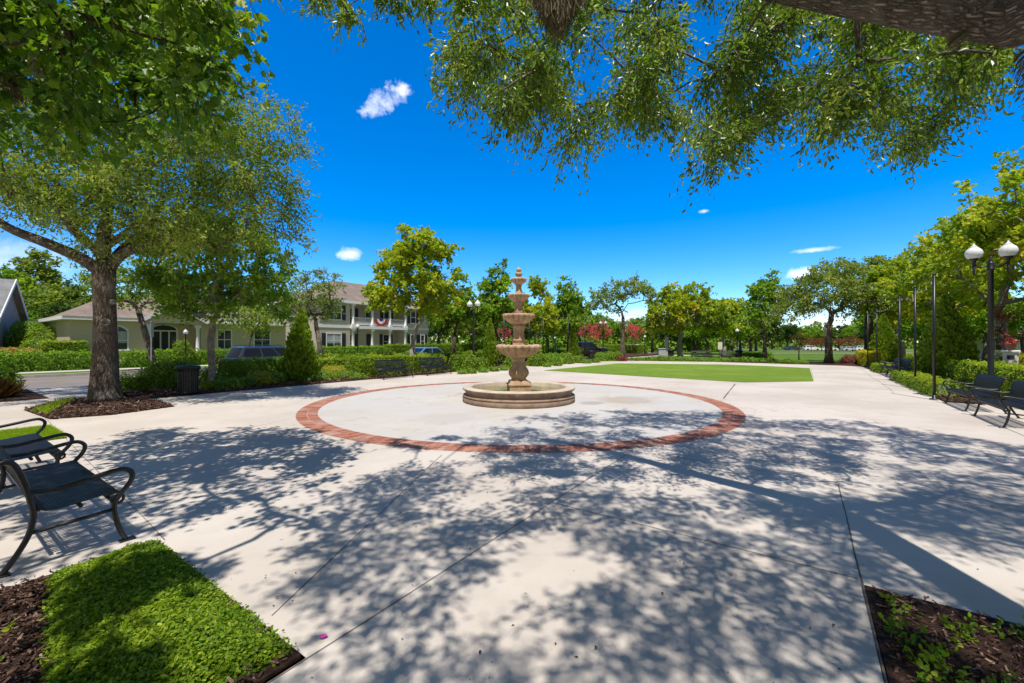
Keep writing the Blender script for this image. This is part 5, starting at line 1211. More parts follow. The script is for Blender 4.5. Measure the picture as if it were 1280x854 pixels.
for nm, z, r0, ang in (('knot',2.31,0.085,-2.20),('branch_scar',2.93,0.06,-1.75)):     # healed branch scars on the trunk
    k = MB(); rt = 0.262
    d = Vector((math.cos(ang+0.9),math.sin(ang+0.9),0)); 
    cdir = (Vector((0,0,0))-Vector((ob.x,ob.y,0))).normalized(); d = Vector((cdir.x,cdir.y,0)) if nm == 'knot' else Vector((cdir.x*0.75-cdir.y*0.62, cdir.y*0.75+cdir.x*0.62,0)).normalized()
    M = d.to_track_quat('Z','Y').to_matrix().to_4x4(); M.translation = d*rt+Vector((0,0,z))
    k.lathe([(r0*1.45,-0.05),(r0*1.35,0.03),(r0,0.06),(r0*0.72,0.045),(r0*0.6,0.0),(r0*0.2,-0.02)] if nm == 'knot' else [(r0*1.5,-0.05),(r0*1.2,0.03),(r0*0.5,0.05)], 18, 0); k.v = [tuple(M@Vector(p)) for p in k.v]; k.build(nm, 'pale_bark', oc)

# ------------------------------------------------------------------ smaller trees along the plaza and beyond
def spos(px, u): x, y, _ = kerb_car(px, u, 0); return Vector((x,y,gz(x,y)))
def ypos(px, Y): x = (px-640)/FPX*Y; return Vector((x,Y,gz(x,Y)-0.01))
SY = 'trees along the plaza'
p = spos(264,-18.3)
tree('multi_trunk_tree', 'pale multi-trunked tree rising beside the trash can, hung with moss', p, [(0,0,-0.1),(0.0,0,0.35),(0.02,0.03,0.75),(0,0,1.15)], [0.17,0.125,0.12,0.12], [(-0.2,0,4.6,2.2,2.0,1.5),(1.3,0.3,4.3,1.5,1.6,1.3),(-1.4,0,3.7,1.2,1.4,0.9),(0.5,0,5.6,1.6,1.6,0.8),(2.1,0,3.4,1.0,1.0,0.9),(0.9,-0.6,3.5,0.9,0.9,0.8)], 150, 0.46, 11, 9, 0.115, T_MAPLE, 'green_leaf', 'pale_bark', first=2, rscale=0.95, pw=0.42, twood=0.006, droop=0.35)
for i in range(3): moss('spanish_moss', ('moss hanging from the left limb of the pale multi-trunked tree','moss hanging from the middle of the pale multi-trunked tree','moss hanging from the right limb of the pale multi-trunked tree')[i], p+Vector(((-0.9,-0.2,3.9),(0.6,-0.4,3.9),(1.3,-0.2,3.8))[i]), 0.28, 0.85, 220)
p = ypos(193,24.5)
tree('leaning_tree', 'leaning dark-trunked tree in front of the tan house, left of its porch', p, [(0,0,-0.1),(-0.15,0,0.9),(-0.45,0,2.0),(-0.85,0,3.3)], [0.22,0.17,0.16,0.14], [(-1.0,0,5.2,2.2,2,1.3),(0.5,0,5.0,1.5,1.4,1.0),(-2.2,0,4.8,1.3,1.3,0.9)], 60, 0.5, 11, 9, 0.14, T_OVAL, 'oak_leaf_mid', 'oak_bark')
p = ypos(312,33)
tree('small_tree', 'small vase-shaped tree before the tan house, between its two right windows', p, [(0,0,-0.1),(0,0,0.5),(0.02,0,1.2)], [0.14,0.10,0.09], [(0,0,3.6,2.1,1.6,0.9),(0.8,0,3.3,1.2,1.0,0.7)], 42, 0.5, 9, 8, 0.15, T_OVAL, 'oak_leaf_mid', 'oak_bark', first=1, rscale=0.8)
p = spos(405,-31+0)
p = ypos(402,31)
tree('street_oak', 'grey-green oak with slightly leaning trunk between the two houses', p, [(0,0,-0.1),(-0.1,0,1.2),(-0.35,0,2.6)], [0.24,0.18,0.15], [(-0.7,0,5.0,1.9,1.7,1.6),(0.2,0,6.0,1.3,1.2,1.0),(-1.6,0,4.2,1.2,1.1,1.0),(0.5,0,4.4,0.9,1,0.8)], 75, 0.5, 11, 9, 0.12, T_OVAL, 'grey_oak_leaf', 'oak_bark')
def syc(name, label, p, h, blobs, n=70, tr=0.16, bark='pale_bark', leaf='syc_leaf', ls=0.19, fork=1.3, crad=0.52, per=9, twigs=10, **k):
    return tree(name, label, p, trunk_line(fork if fork < h else h, (random.uniform(-.05,.05),0), 4), [tr*1.5,tr*1.05,tr,tr*0.95], blobs, n, crad, twigs, per, ls, T_MAPLE, leaf, bark, SY if False else None, first=2, rscale=0.8, **k)
p = spos(515,-18.9)
syc('sycamore_tree', 'tall pale-trunked yellow-green tree before the cream house porch', p, 8.4, [(-0.2,0,5.4,1.9,1.8,2.1),(0.3,0,7.1,1.6,1.5,1.2),(1.7,0,6.4,1.3,1.2,0.9),(2.4,0,7.0,0.7,0.7,0.5),(-1.6,0,4.7,1.4,1.3,1.2),(1.4,0,4.6,1.3,1.3,1.0),(-0.9,0,6.9,0.9,0.9,0.9)], 125)
p = spos(566,-20.5)
syc('street_tree', 'dark-trunked green tree just left of the twin lamp post', p, 6.4, [(0.2,0,4.4,1.8,1.6,1.4),(0.2,0,5.6,1.1,1.1,0.8),(-1.0,0,3.9,1,1,0.8),(1.4,0,4.0,0.9,0.9,0.8)], 62, 0.13, 'brown_bark', 'green_leaf', fork=2.2)
p = spos(622,-19.0)
syc('sycamore_tree', 'slender tall tree directly behind the fountain shaft, left side', p, 8, [(-0.1,0,5.0,1.2,1.2,2.0),(0.2,0,6.9,0.8,0.8,1.1),(0.9,0,3.9,0.9,0.9,0.9),(-0.9,0,3.7,0.8,0.8,0.8)], 62, 0.11, 'brown_bark', 'green_leaf', fork=1.8)
p = spos(668,-19.3)
syc('sycamore_tree', 'yellow-green tree directly behind the fountain shaft, right side', p, 7.4, [(0,0,4.8,1.5,1.4,1.8),(0.4,0,6.6,0.8,0.8,0.9),(-0.9,0,4.2,0.9,0.9,0.9),(1.1,0,3.9,0.9,0.9,0.9)], 66, 0.11, 'pale_bark', fork=1.6)
p = spos(710,-18.9)
syc('conical_tree', 'conical green tree right of the fountain with a spire-like top', p, 8.4, [(0,0,4.6,2.0,1.8,1.7),(0,0,6.2,1.2,1.2,1.3),(-0.1,0,7.7,0.45,0.45,0.8)], 85, 0.12, 'brown_bark', 'green_leaf', fork=3.4)
p = spos(694,-20.5)
syc('sycamore_tree', 'small gold-tinted tree between the fountain and the conical tree', p, 6, [(0,0,4.0,1.7,1.6,1.3),(-0.6,0,5.0,1.0,1,0.7)], 52, 0.10, 'pale_bark', fork=1.5)
p = ypos(778,39.5)
tree('airy_oak', 'airy grey-green oak with a slim straight trunk at the left end of the lawn', p, trunk_line(4.0,(0.02,0),5), [0.34,0.22,0.19,0.17,0.15], [(0,0,6.7,2.3,2.0,0.9),(-2.0,0,5.6,1.3,1.3,0.9),(1.9,0,6.0,1.3,1.3,1.0),(0.6,0,7.4,1.3,1.2,0.5),(-0.9,0,5.1,1.6,1.4,0.7)], 62, 0.5, 11, 9, 0.16, T_OVAL, 'grey_oak_leaf', 'oak_bark', first=3, rscale=0.7)
p = ypos(850,44.5)
syc('sycamore_tree', 'wide yellow-green tree with thick forked trunk behind the lawn', p, 8.2, [(-0.3,0,5.0,3.0,2.5,1.9),(1.4,0,6.6,1.6,1.5,1.3),(-1.4,0,6.7,1.3,1.2,1.0),(3.4,0,4.6,1.7,1.6,1.4),(-2.8,0,4.3,1.2,1.2,1.2)], 150, 0.30, ls=0.25, crad=0.62)
p = ypos(905,50)
syc('sycamore_tree', 'green-gold tree left of the white-globed lamp, behind the far benches', p, 7.4, [(0,0,4.8,2.2,2,1.8),(1.0,0,6.3,1.3,1.2,0.9),(-1.2,0,5.8,1.2,1.1,1.0)], 90, 0.22, ls=0.24, crad=0.6)
p = ypos(957,36.5)
syc('sycamore_tree', 'slim young tree at the right corner of the lawn with a wispy top', p, 7.6, [(0,0,4.6,1.5,1.4,1.5),(0.1,0,6.2,0.9,0.9,1.1),(0.8,0,7.2,0.3,0.3,0.8),(-0.9,0,6.6,0.35,0.35,0.5),(-1.4,0,4.1,0.8,0.8,0.8)], 70, 0.13, 'oak_bark', 'green_leaf', fork=2.6)
p = ypos(1036,33.6)
tree('live_oak', 'large grey-green live oak on the mulch at the right corner of the lawn', p, [(0,0,-0.1),(0,0,0.6),(-0.02,0,1.8),(-0.1,0,2.9)], [0.42,0.27,0.25,0.25], [(-0.4,0,5.6,3.0,2.8,1.6),(0.4,0,7.1,2.2,2.0,1.0),(-2.9,0,4.9,1.6,1.6,1.2),(2.5,0,5.2,2.2,2.0,1.4),(3.6,0,6.3,1.5,1.5,1.0)], 150, 0.6, 12, 10, 0.15, T_OVAL, 'grey_oak_leaf', 'oak_bark', rscale=0.75)
p = ypos(1086,37)
tree('pine_tree', 'dark-trunked tree behind the small cypress at the right', p, [(0,0,-0.1),(0.02,0,1.5),(0.0,0,3.2),(0,0,4.4)], [0.45,0.34,0.32,0.28], [(0,0,7.5,3.4,3,1.8),(2.0,0,6.0,2.2,2,1.2),(-1.5,0,5.8,1.6,1.5,1.0)], 90, 0.6, 11, 9, 0.19, T_OVAL, 'oak_leaf_mid', 'brown_bark')
p = ypos(1185,25.5)
syc('sycamore_tree', 'tall gold-tipped tree standing behind the pole row, near the larger cypress', p, 10, [(0,0,5.2,3.0,2.8,1.9),(-0.8,-0.6,7.2,2.0,1.9,1.4),(1.8,0.8,7.6,1.8,1.7,1.4),(-2.3,-1.5,6.0,1.6,1.5,1.3),(2.6,1.5,5.6,1.6,1.5,1.4)], 150, 0.22, ls=0.18, crad=0.54)
p = ypos(1262,18.2)
syc('sycamore_tree', 'nearest gold-green tree on the right, with pale spreading limbs behind the twin lamp', p, 9.5, [(0,0,5.2,2.6,2.6,1.9),(0.8,0.3,7.2,2.0,1.9,1.3),(-1.8,-0.8,6.4,1.6,1.5,1.2),(2.4,0.5,6.0,1.7,1.6,1.4),(0.4,-2.0,4.9,1.5,1.5,1.2)], 120, 0.22, ls=0.155, crad=0.48)
p = ypos(1330,15.0)
syc('sycamore_tree', 'gold-green tree at the right edge of the frame above the white pedestal', p, 8.6, [(0,0,5.4,2.3,2.3,1.9),(-0.6,0.6,7.2,1.9,1.8,1.3),(-1.5,0.8,5.8,1.3,1.3,1.0)], 95, 0.20, ls=0.16, crad=0.5)
p = ypos(1128,33)
syc('sycamore_tree', 'green tree farther along the right-hand row, behind the pole row', p, 8.6, [(0,0,5.4,2.9,2.6,2.0),(0.5,0,7.1,2.0,1.8,1.2)], 100, 0.22, ls=0.24, crad=0.62)
# crape myrtles
def crape(label, p, h, w, leaf, n=26, stem=0.07, name='crape_myrtle'):
    return tree(name, label, p, [(0,0,-0.1),(0,0,h*0.2),(0.02,0,h*0.42)], [stem*1.2,stem,stem*0.9], [(0,0,h*0.74,w,w*0.8,h*0.24),(w*0.5,0,h*0.70,w*0.6,w*0.6,h*0.18)], n, w*0.30, 10, 8, w*0.085, T_RHOMB, leaf, 'oak_bark', first=1, rscale=0.8)
crape('bright pink crape myrtle left of the black pickup roof', ypos(735,54), 4.3, 1.25, 'crape_leaf', 24)
crape('bright pink crape myrtle directly over the black pickup', ypos(750,56), 4.6, 1.45, 'crape_leaf', 26)
crape('pink crape myrtle right of the slim airy tree trunk', ypos(789,60), 4.5, 1.55, 'crape_leaf', 26)
crape('small pink crape myrtle just left of the fountain shaft', ypos(626,42), 3.6, 0.9, 'crape_leaf', 16)
crape('young dark red crape myrtle on a single stem before the far lawn', ypos(998.5,38), 2.75, 0.62, 'crape_dark', 16, 0.05)
for px, lb in ((1027,'dull red crape myrtle left of the grey oak trunk beyond the lawn'),(1050,'dull red crape myrtle just right of the grey oak trunk beyond the lawn'),(1066,'dull red crape myrtle beyond the lawn, left of the dark trunk'),(1014,'faded red crape myrtle beyond the lawn above the leftmost white car')):
    crape(lb, ypos(px,112), 3.9, 2.3, 'crape_dark', 20)
crape('red-leaved shrub tree behind the white pedestal at the right edge', Vector((20.9,17.2,0)), 3.4, 1.0, 'crape_dark', 20)

# background trees: three grown once, the rest are copies with their own size and turn
BG = 'background trees'
protos = [tree('background_tree', 'x', (0,0,0), trunk_line(2.6,(0,0),4), [0.4,0.3,0.27,0.24], [(0,0,6.4,4.0,4.0,2.8),(1.5,1,8.2,2.6,2.6,1.7),(-2.4,-1,6.0,2.2,2.2,1.9),(2.6,-1.2,5.2,2.2,2.2,1.6)], 105, 0.85, 11, 9, 0.34, T_OVAL, lf, 'oak_bark', BG) for lf in ('oak_leaf_mid','green_leaf','dark_leaf')]
protos.append(tree('background_tree', 'x', (0,0,0), trunk_line(4.5,(0,0),4), [0.35,0.26,0.24,0.2], [(0,0,7.2,2.6,2.6,3.4),(0,0,10.6,1.5,1.5,1.7),(1.4,0.6,5.6,1.8,1.8,1.4)], 80, 0.8, 11, 9, 0.34, T_OVAL, 'grey_oak_leaf', 'oak_bark', BG))
bgl = [ # px, Y, scale, prototype, label
 (10,62,1.15,0,'tall olive tree behind the grey gabled house'),(48,56,1.2,3,'tall grey-green tree above the garden gap at the far left'),(78,50,0.95,0,'olive tree behind the left corner of the tan house'),(62,44,0.62,2,'dark low tree in the garden gap left of the tan house'),(30,41,0.5,1,'low green tree beside the grey gabled house'),(-20,50,1.1,1,'green tree at the left frame edge behind the grey house'),
 (150,62,0.9,1,'green tree rising behind the tan house roof, left part'),(235,64,0.95,0,'olive tree rising behind the tan house roof, right part'),(300,66,1.0,1,'green tree rising behind the right end of the tan house'),(352,60,1.0,2,'dark tree rising between the tan and cream houses'),(380,72,0.9,0,'olive tree showing between the tan and cream houses'),
 (548,72,0.92,2,'dark tree at the right corner of the cream house'),(572,80,0.95,1,'green tree behind the tree beside the twin lamp'),(592,60,0.7,0,'olive tree directly behind the twin lamp post'),(606,84,1.0,3,'grey-green tall tree behind the left cypress'),(640,76,0.95,1,'green tree behind the fountain, far off'),(655,62,0.72,2,'dark tree behind the fountain, closer'),(685,80,1.0,0,'olive tree behind the conical tree, left'),(725,76,0.9,1,'green tree behind the pink crape myrtles'),
 (760,95,0.85,1,'green tree filling the gap under the airy oak, left'),(792,100,0.85,0,'olive tree filling the gap under the airy oak, right'),(815,80,0.82,1,'green tree left of the stone pillar'),(835,70,0.72,2,'dark tree behind the stone pillar'),(868,74,0.85,2,'dark tree behind the thick forked trunk'),(885,66,0.75,1,'green tree behind the far benches, left'),(915,70,0.78,1,'green tree behind the white-globed lamp'),(938,76,0.85,0,'olive tree right of the white-globed lamp'),(955,84,0.8,2,'dark tree behind the slim young tree'),
 (984,150,1.0,2,'dark distant tree left of the far parked cars'),(1012,158,0.95,1,'green distant tree behind the leftmost white car'),(1048,165,1.05,2,'dark distant tree behind the grey oak trunk'),(1072,150,1.0,1,'green distant tree behind the red crape myrtles'),(1098,120,1.0,2,'dark distant tree behind the small cypress'),(1125,70,0.9,0,'olive tree seen between the two cypresses'),(1160,75,0.95,1,'green tree seen between the poles and the larger cypress'),(1205,68,0.9,2,'dark tree beyond the pale cottage'),(1260,60,0.95,1,'green tree behind the pedestal at the right edge'),(1240,48,0.62,2,'dark low tree behind the twin lamp post'),(905,92,1.05,1,'green tree far behind the white-globed lamp'),(925,100,1.1,0,'olive tree far behind the notice sign'),(945,110,1.1,1,'green tree far behind the slim young tree'),(870,95,1.05,0,'olive tree far behind the thick forked trunk'),(845,100,1.1,1,'green tree far behind the stone pillar'),(1112,60,0.9,1,'green tree between the dark trunk and the tall gold-tipped tree'),(1232,42,0.75,1,'green tree between the pale cottage and the twin lamp post'),(1195,52,0.8,0,'olive tree in front of the pale cottage'),(1150,48,0.7,1,'green tree low behind the second right-hand pole'),(700,95,1.1,1,'green tree far behind the conical tree'),(615,100,1.1,0,'olive tree far behind the left cypress'),(10,44,0.75,0,'olive tree right behind the grey gabled house'),(265,52,0.85,3,'tall grey-green tree over the tan house roof'),(190,50,0.8,1,'green tree over the tan house porch gable'),(965,160,0.9,0,'olive distant tree just right of the lawn corner')]
for i, (px, Y, s, k, lb) in enumerate(bgl):
    first = [b[3] for b in bgl].index(k) == i
    o = protos[k] if first else copy_tree(protos[k]); o['label'] = lb; o.location = ypos(px,Y); o.scale = (s*random.uniform(.95,1.1),)*2+(s*random.uniform(.9,1.0),); o.rotation_euler = (0,0,random.uniform(0,6.28))

# ------------------------------------------------------------------ hedges and shrubs
def q_at(px, Y): x = (px-640)/FPX*Y; return (x,Y,gz(x,Y))
LB = 'clipped shrubs in the left bed'
hedge('box_hedge', 'small square clipped box bush just right of the mulched oak trunk', q_at(166,15.1), A1, 0.75,0.7,0.52,'hedge_leaf',0.055,500,cat='bush',tint0=0.3)
shrub('shrub', 'loose green shrub behind the black trash can, left of it', q_at(205,16.2), 0.85,0.75,1.05,'hedge_leaf',0.07,420,tint0=0.42)
shrub('shrub', 'tall loose shrub between the trash can and the thin sign post', q_at(222,16.8), 0.85,0.7,1.1,'hedge_leaf',0.07,420,tint0=0.5)
shrub('shrub', 'low dark shrub at the foot of the thin sign post', q_at(190,15.6), 0.5,0.45,0.5,'green_leaf',0.06,420)
shrub('shrub', 'low bush right of the black trash can', q_at(262,16.0), 0.4,0.4,0.75,'hedge_leaf',0.06,420)
shrub('shrub', 'young green bush in the tan house porch yard', q_at(228,31), 0.65,0.6,1.9,'hedge_leaf',0.11,240)
x0 = kerb_car(272,-19.6,0); x1 = kerb_car(362,-19.6,0); L = math.hypot(x1[0]-x0[0],x1[1]-x0[1])
hedge('hedge', 'dark clipped hedge in front of the navy estate car', ((x0[0]+x1[0])/2,(x0[1]+x1[1])/2,0), A1, L,0.9,1.0,'green_leaf',0.06,420,tint0=0.3)
for i, (px, Y, rx, h, lf, lb) in enumerate(((268,15.2,.42,.38,'hedge_leaf','low leafy mound right of the trash can, first in the front row'),(286,15.7,.5,.42,'green_leaf','low green mound below the dark hedge, left part'),(306,16.4,.55,.40,'hedge_leaf','low yellow-green mound below the dark hedge, middle'),(325,17.0,.6,.55,'gold_leaf','golden mound below the dark hedge, near the cypress'),(338,17.4,.55,.50,'hedge_leaf','bright green mound left of the cypress foot'),(348,18.2,.45,.42,'green_leaf','small green mound touching the cypress, left side'),(402,19.2,.6,.42,'green_leaf','low green mound right of the cypress foot'),(418,20.2,.7,.62,'gold_leaf','broad golden mound right of the cypress'),(432,19.6,.55,.42,'hedge_leaf','low bright mound left of the first hedge bench'),(446,19.6,.40,.34,'green_leaf','small mound at the left foot of the hedge bench'),(388,18.4,.5,.34,'hedge_leaf','low spreading mound in front of the cypress'))):
    shrub('shrub', lb, q_at(px,Y), rx, rx*0.8, h, lf, 0.06, 420)
p = spos(376,-18.6)
shrub('cypress', 'pointed green cypress in the left bed beside the golden mounds', p, 0.70,0.70,3.1,'cypress_leaf',0.16,520,shape=1.5,wob=0.07,cat='cypress')
x0 = kerb_car(396,-20.2,0); x1 = kerb_car(432,-20.2,0); L = math.hypot(x1[0]-x0[0],x1[1]-x0[1])
hedge('hedge', 'yellow-green clipped hedge behind the golden mound, right of the cypress', ((x0[0]+x1[0])/2,(x0[1]+x1[1])/2,0), A1, L,0.9,0.85,'hedge_leaf',0.07,380,tint0=0.5)
x0 = kerb_car(440,-17.7,0); x1 = kerb_car(506,-17.7,0); L = math.hypot(x1[0]-x0[0],x1[1]-x0[1])
hedge('hedge', 'clipped hedge directly behind the two benches, left length', ((x0[0]+x1[0])/2,(x0[1]+x1[1])/2,0), A1, L,1.1,1.0,'hedge_leaf',0.07,380,tint0=0.45)
x0 = kerb_car(508,-17.9,0); x1 = kerb_car(551,-17.9,0); L = math.hypot(x1[0]-x0[0],x1[1]-x0[1])
hedge('hedge', 'clipped hedge directly behind the two benches, right length', ((x0[0]+x1[0])/2,(x0[1]+x1[1])/2,0), A1, L,1.1,0.95,'hedge_leaf',0.07,380,tint0=0.5)
for (u, v0, v1_, h, lf, lb) in ((-38.0,-3,8,1.05,'green_leaf','long hedge before the garden gap at the far left, across the street'),(-38.3,8.3,20,1.05,'green_leaf','long hedge in front of the tan house'),(-38.3,22.5,30,1.2,'green_leaf','hedge before the right end of the tan house'),(-39.5,31,48,1.35,'hedge_leaf','yellow-green hedge in front of the cream house porch'),(-22.3,13,21,0.9,'hedge_leaf','street-side hedge behind the cypress'),(-22.4,22,31,0.85,'hedge_leaf','street-side hedge beside the pale blue saloon'),(-21.8,32,42,0.9,'hedge_leaf','street-side hedge behind the twin lamp post'),(-21.8,43,54,0.9,'green_leaf','street-side hedge farther off behind the fountain')):
    c = P(u,(v0+v1_)/2); hedge('hedge', lb, (c.x,c.y,-0.01), A1, v1_-v0, 1.3, h, lf, 0.11, 170, wob=0.11, tint0=0.30)
for px, Y, rx, h, lf, lb in ((570,24.3,.42,1.05,'hedge_leaf','square clipped bush just left of the twin lamp post'),(584,24.6,.60,1.05,'hedge_leaf','large round clipped bush at the twin lamp post'),(601,25.2,.48,.85,'hedge_leaf','round clipped bush just right of the twin lamp post'),(640,27.5,.6,.8,'hedge_leaf','clipped bush behind the fountain, left of the basin middle'),(672,30,.75,.95,'hedge_leaf','clipped bush behind the fountain, right of the shaft'),(690,31.5,.8,.9,'green_leaf','green bush behind the fountain near the conical tree'),(706,33,.7,.9,'cypress_leaf','narrow bush at the foot of the conical tree'),(722,34.5,.7,.6,'hedge_leaf','bright low bush right of the conical tree'),(752,37.5,.8,.8,'green_leaf','bush below the black pickup, right of its trash can'),(766,38,.95,.85,'hedge_leaf','bush at the left end of the lawn beside the airy oak'),(776,37.5,.6,.5,'crape_dark','small reddish bush at the foot of the airy oak')):
    shrub('shrub', lb, q_at(px,Y), rx, rx*0.9, h, lf, 0.09, 300)
p = spos(612.5,-17.7)
shrub('cypress', 'slim pointed cypress just left of the fountain', p, 0.52,0.52,3.2,'cypress_leaf',0.16,480,shape=1.6,wob=0.05,cat='cypress')
p = spos(717,-18.0)
shrub('cypress', 'slim cypress at the foot of the conical tree, left of the black pickup', p, 0.5,0.5,3.2,'cypress_leaf',0.16,420,shape=1.6,wob=0.05,cat='cypress')
for i, (px, Y, rx, h, lf) in enumerate(((578,22.7,.3,.28,'green_leaf'),(590,23,.3,.3,'hedge_leaf'),(604,23.8,.32,.3,'green_leaf'),(618,24.6,.32,.32,'hedge_leaf'),(630,25.4,.3,.3,'green_leaf'),(642,26.2,.3,.3,'hedge_leaf'),(684,29,.32,.32,'green_leaf'),(697,30.2,.35,.32,'hedge_leaf'),(733,33.6,.4,.35,'green_leaf'),(744,34.8,.4,.35,'hedge_leaf'))):
    sh = shrub('ground_plant', 'tiny low plant in the row along the mulch edge behind the fountain', q_at(px,Y), rx, rx, h, lf, 0.07, 300, group='low plants edging the mulch behind the fountain', cat='plant')
k = 0
for i in range(22):
    px = 792+i*11.5+random.uniform(-3,3)
    if 1010 < px: break
    Y = np.interp(px,[780,960,1020],[38.5,35.0,31.5])
    shrub('ground_plant', 'low green plant in the border along the far edge of the lawn', q_at(px,Y), random.uniform(.4,.65), random.uniform(.35,.5), random.uniform(.3,.5), random.choice(['hedge_leaf','green_leaf','green_leaf']), 0.09, 240, group='border plants along the far edge of the lawn', cat='plant')
hedge('hedge', 'bright distant hedge beside the winding path', (16.8,62.5,-0.25), R(5), 6.5,1.4,1.5,'hedge_leaf',0.14,110,tint0=0.4)
hedge('hedge', 'low dark hedge right of the far benches', q_at(938,40), R(-10), 3.6,1.0,0.75,'green_leaf',0.10,200,tint0=0.25)
# right side
RH = 'right'
def uvh(name, lb, u0, u1, v0, v1_, h, lf='hedge_leaf', ls=0.055, dens=420, t0=0.45, wob=0.05, cat='hedge'):
    c = P((u0+u1)/2,(v0+v1_)/2,0.02); return hedge(name, lb, c, A1, v1_-v0, u1-u0, h, lf, ls, dens, tint0=t0, wob=wob, cat=cat)
uvh('hedge', 'long low clipped hedge along the right edge of the plaza, beside the nearest pole', 3.25, 4.1, 18.4, 25.6, 0.42, 'hedge_leaf', 0.045, 700, 0.5, 0.03)
uvh('hedge', 'short low clipped hedge beyond the far right-hand benches', 3.3, 4.1, 30.8, 33.0, 0.45, 'hedge_leaf', 0.06, 420, 0.4, 0.03)
uvh('hedge', 'clipped hedge behind the near right-hand benches', 4.75, 5.75, 11.0, 18.3, 1.02, 'hedge_leaf', 0.05, 480, 0.5)
uvh('hedge', 'taller clipped hedge behind the twin lamp, toward the pale cottage', 6.4, 7.4, 16.5, 25.5, 1.22, 'gold_leaf', 0.06, 330, 0.35)
uvh('hedge', 'clipped hedge at the foot of the larger cypress', 4.7, 5.7, 18.6, 22.3, 0.98, 'hedge_leaf', 0.055, 420, 0.5)
uvh('hedge', 'clipped hedge behind the long low hedge, past the larger cypress', 4.8, 5.8, 23.6, 27.5, 0.92, 'hedge_leaf', 0.06, 380, 0.45)
uvh('hedge', 'clipped hedge behind the far right-hand benches', 4.9, 6.0, 28, 34, 0.95, 'hedge_leaf', 0.07, 300, 0.5)
uvh('hedge', 'clipped golden hedge beside the mulched grey oak', 3.4, 4.6, 38.8, 43, 1.0, 'gold_leaf', 0.08, 260, 0.4)
uvh('box_hedge', 'small leafy bush beside the cut-off bench at the right edge', 3.75, 4.5, 11.1, 11.7, 0.42, 'hedge_leaf', 0.05, 560, 0.42, cat='bush')
shrub('shrub', 'reddish brown bush beside the golden hedge at the grey oak', q_at(1063,32.8), .75,.6,.75,'crape_dark',0.08,260)
p = P(5.35,22.6,0.02)
p = Vector((at(1183,440,18.3).x,18.3,0.02))
shrub('cypress', 'broad pointed cypress behind the right-hand pole row', p, 1.0,1.0,3.65,'cypress_leaf',0.15,560,shape=1.5,wob=0.08,cat='cypress')
p = Vector((at(1104.5,440,31).x,31,0.02))
shrub('cypress', 'smaller pointed cypress farther along the right-hand pole row', p, 0.95,0.95,3.6,'cypress_leaf',0.17,420,shape=1.5,wob=0.06,cat='cypress')
# far-off woods that read as one mass
def woods(name, line, hmin, hmax, dens, mat, sz):
    ps = []; 
    for (x0,y0),(x1,y1) in zip(line[:-1],line[1:]):
        L = math.hypot(x1-x0,y1-y0); n = int(L*dens); t = rng.random(n); off = rng.normal(size=n)*4
        h = hmin+(hmax-hmin)*np.clip(0.5+0.35*np.sin(t*L*0.21+x0)+0.3*np.sin(t*L*0.53+1.7),0,1)
        z = h*rng.random(n)**0.8; ps.append(np.stack([x0+(x1-x0)*t+off*0.4,y0+(y1-y0)*t+off*(1-0.6*z/h),z-1.3],1))
    p = np.concatenate(ps); n = len(p); ti = np.clip(0.35+0.15*np.sin(p[:,0]*0.4)*np.sin(p[:,2]*0.9)+rng.normal(size=n)*0.15,0,1)
    V,F,t = leaves(T_OVAL,p,rng.normal(size=(n,3)),rng.normal(size=(n,3))*0.6+np.array([0,-0.3,0.5]),sz*rng.uniform(.5,1.4,n),ti)
    o = link(name,np_mesh(name,V,F,[mat],t)); o['kind'] = 'stuff'
woods('woods', [(-140,110),(-60,96),(-10,98),(30,104),(62,120)], 6, 9.5, 95, 'oak_leaf_mid', 0.9)
woods('woods', [(-10,90),(24,94),(54,104)], 3, 5.5, 95, 'green_leaf', 0.7)
woods('woods', [(62,178),(110,186),(180,170),(260,120),(260,40)], 7, 11, 85, 'oak_leaf_mid', 1.2)
# far left garden
for px, Y, rx, h, lf, lb in ((4,25.5,1.2,1.4,'var_leaf','variegated reddish bush at the left edge across the street'),(26,26.5,1.3,1.35,'var_leaf','variegated reddish bush before the grey house corner'),(50,30,1.3,2.0,'hedge_leaf','tall yellow-green bush in the garden gap'),(60,33,1.8,2.9,'hedge_leaf','large rounded bush under the dark tree in the garden gap'),(36,33,1.5,3.4,'green_leaf','feathery green bush beside the grey gabled house')):
    shrub('shrub', lb, q_at(px,Y), rx, rx*0.9, h, lf, 0.11, 200)
hedge('hedge', 'short bright clipped hedge touching the left corner of the tan house', q_at(80,28.6), A1, 2.2,1.3,1.75,'hedge_leaf',0.09,240,tint0=0.5)
def blades(name, label, poly, n, ln, mat, z0=0.02, cat='grass', stuff=True):
    poly = np.array([tuple(p)[:2] for p in poly]); mn, mx = poly.min(0), poly.max(0); q = rng.uniform(mn,mx,(n*4,2)); q = q[inside(q,poly)][:n]; N = len(q)
    p = np.stack([q[:,0],q[:,1],np.full(N,z0)],1); ax = rng.normal(size=(N,3))*0.4+np.array([0,0,1.0]); nr = rng.normal(size=(N,3))
    V,F,t = leaves(T_BLADE,p,ax,nr,ln*rng.uniform(.5,1.3,N),np.clip(rng.normal(0.5,0.25,N),0,1))
    o = link(name, np_mesh(name,V,F,[mat],t)); o['kind'] = 'stuff'; return o
blades('grass', '', [P(u,v) for u,v in GB], 16000, 0.07, 'grass_blade')
blades('grass', '', [G(40,516),G(75,504),G(95,500),G(70,514),G(60,521)], 1500, 0.12, 'grass_blade', 0.03)
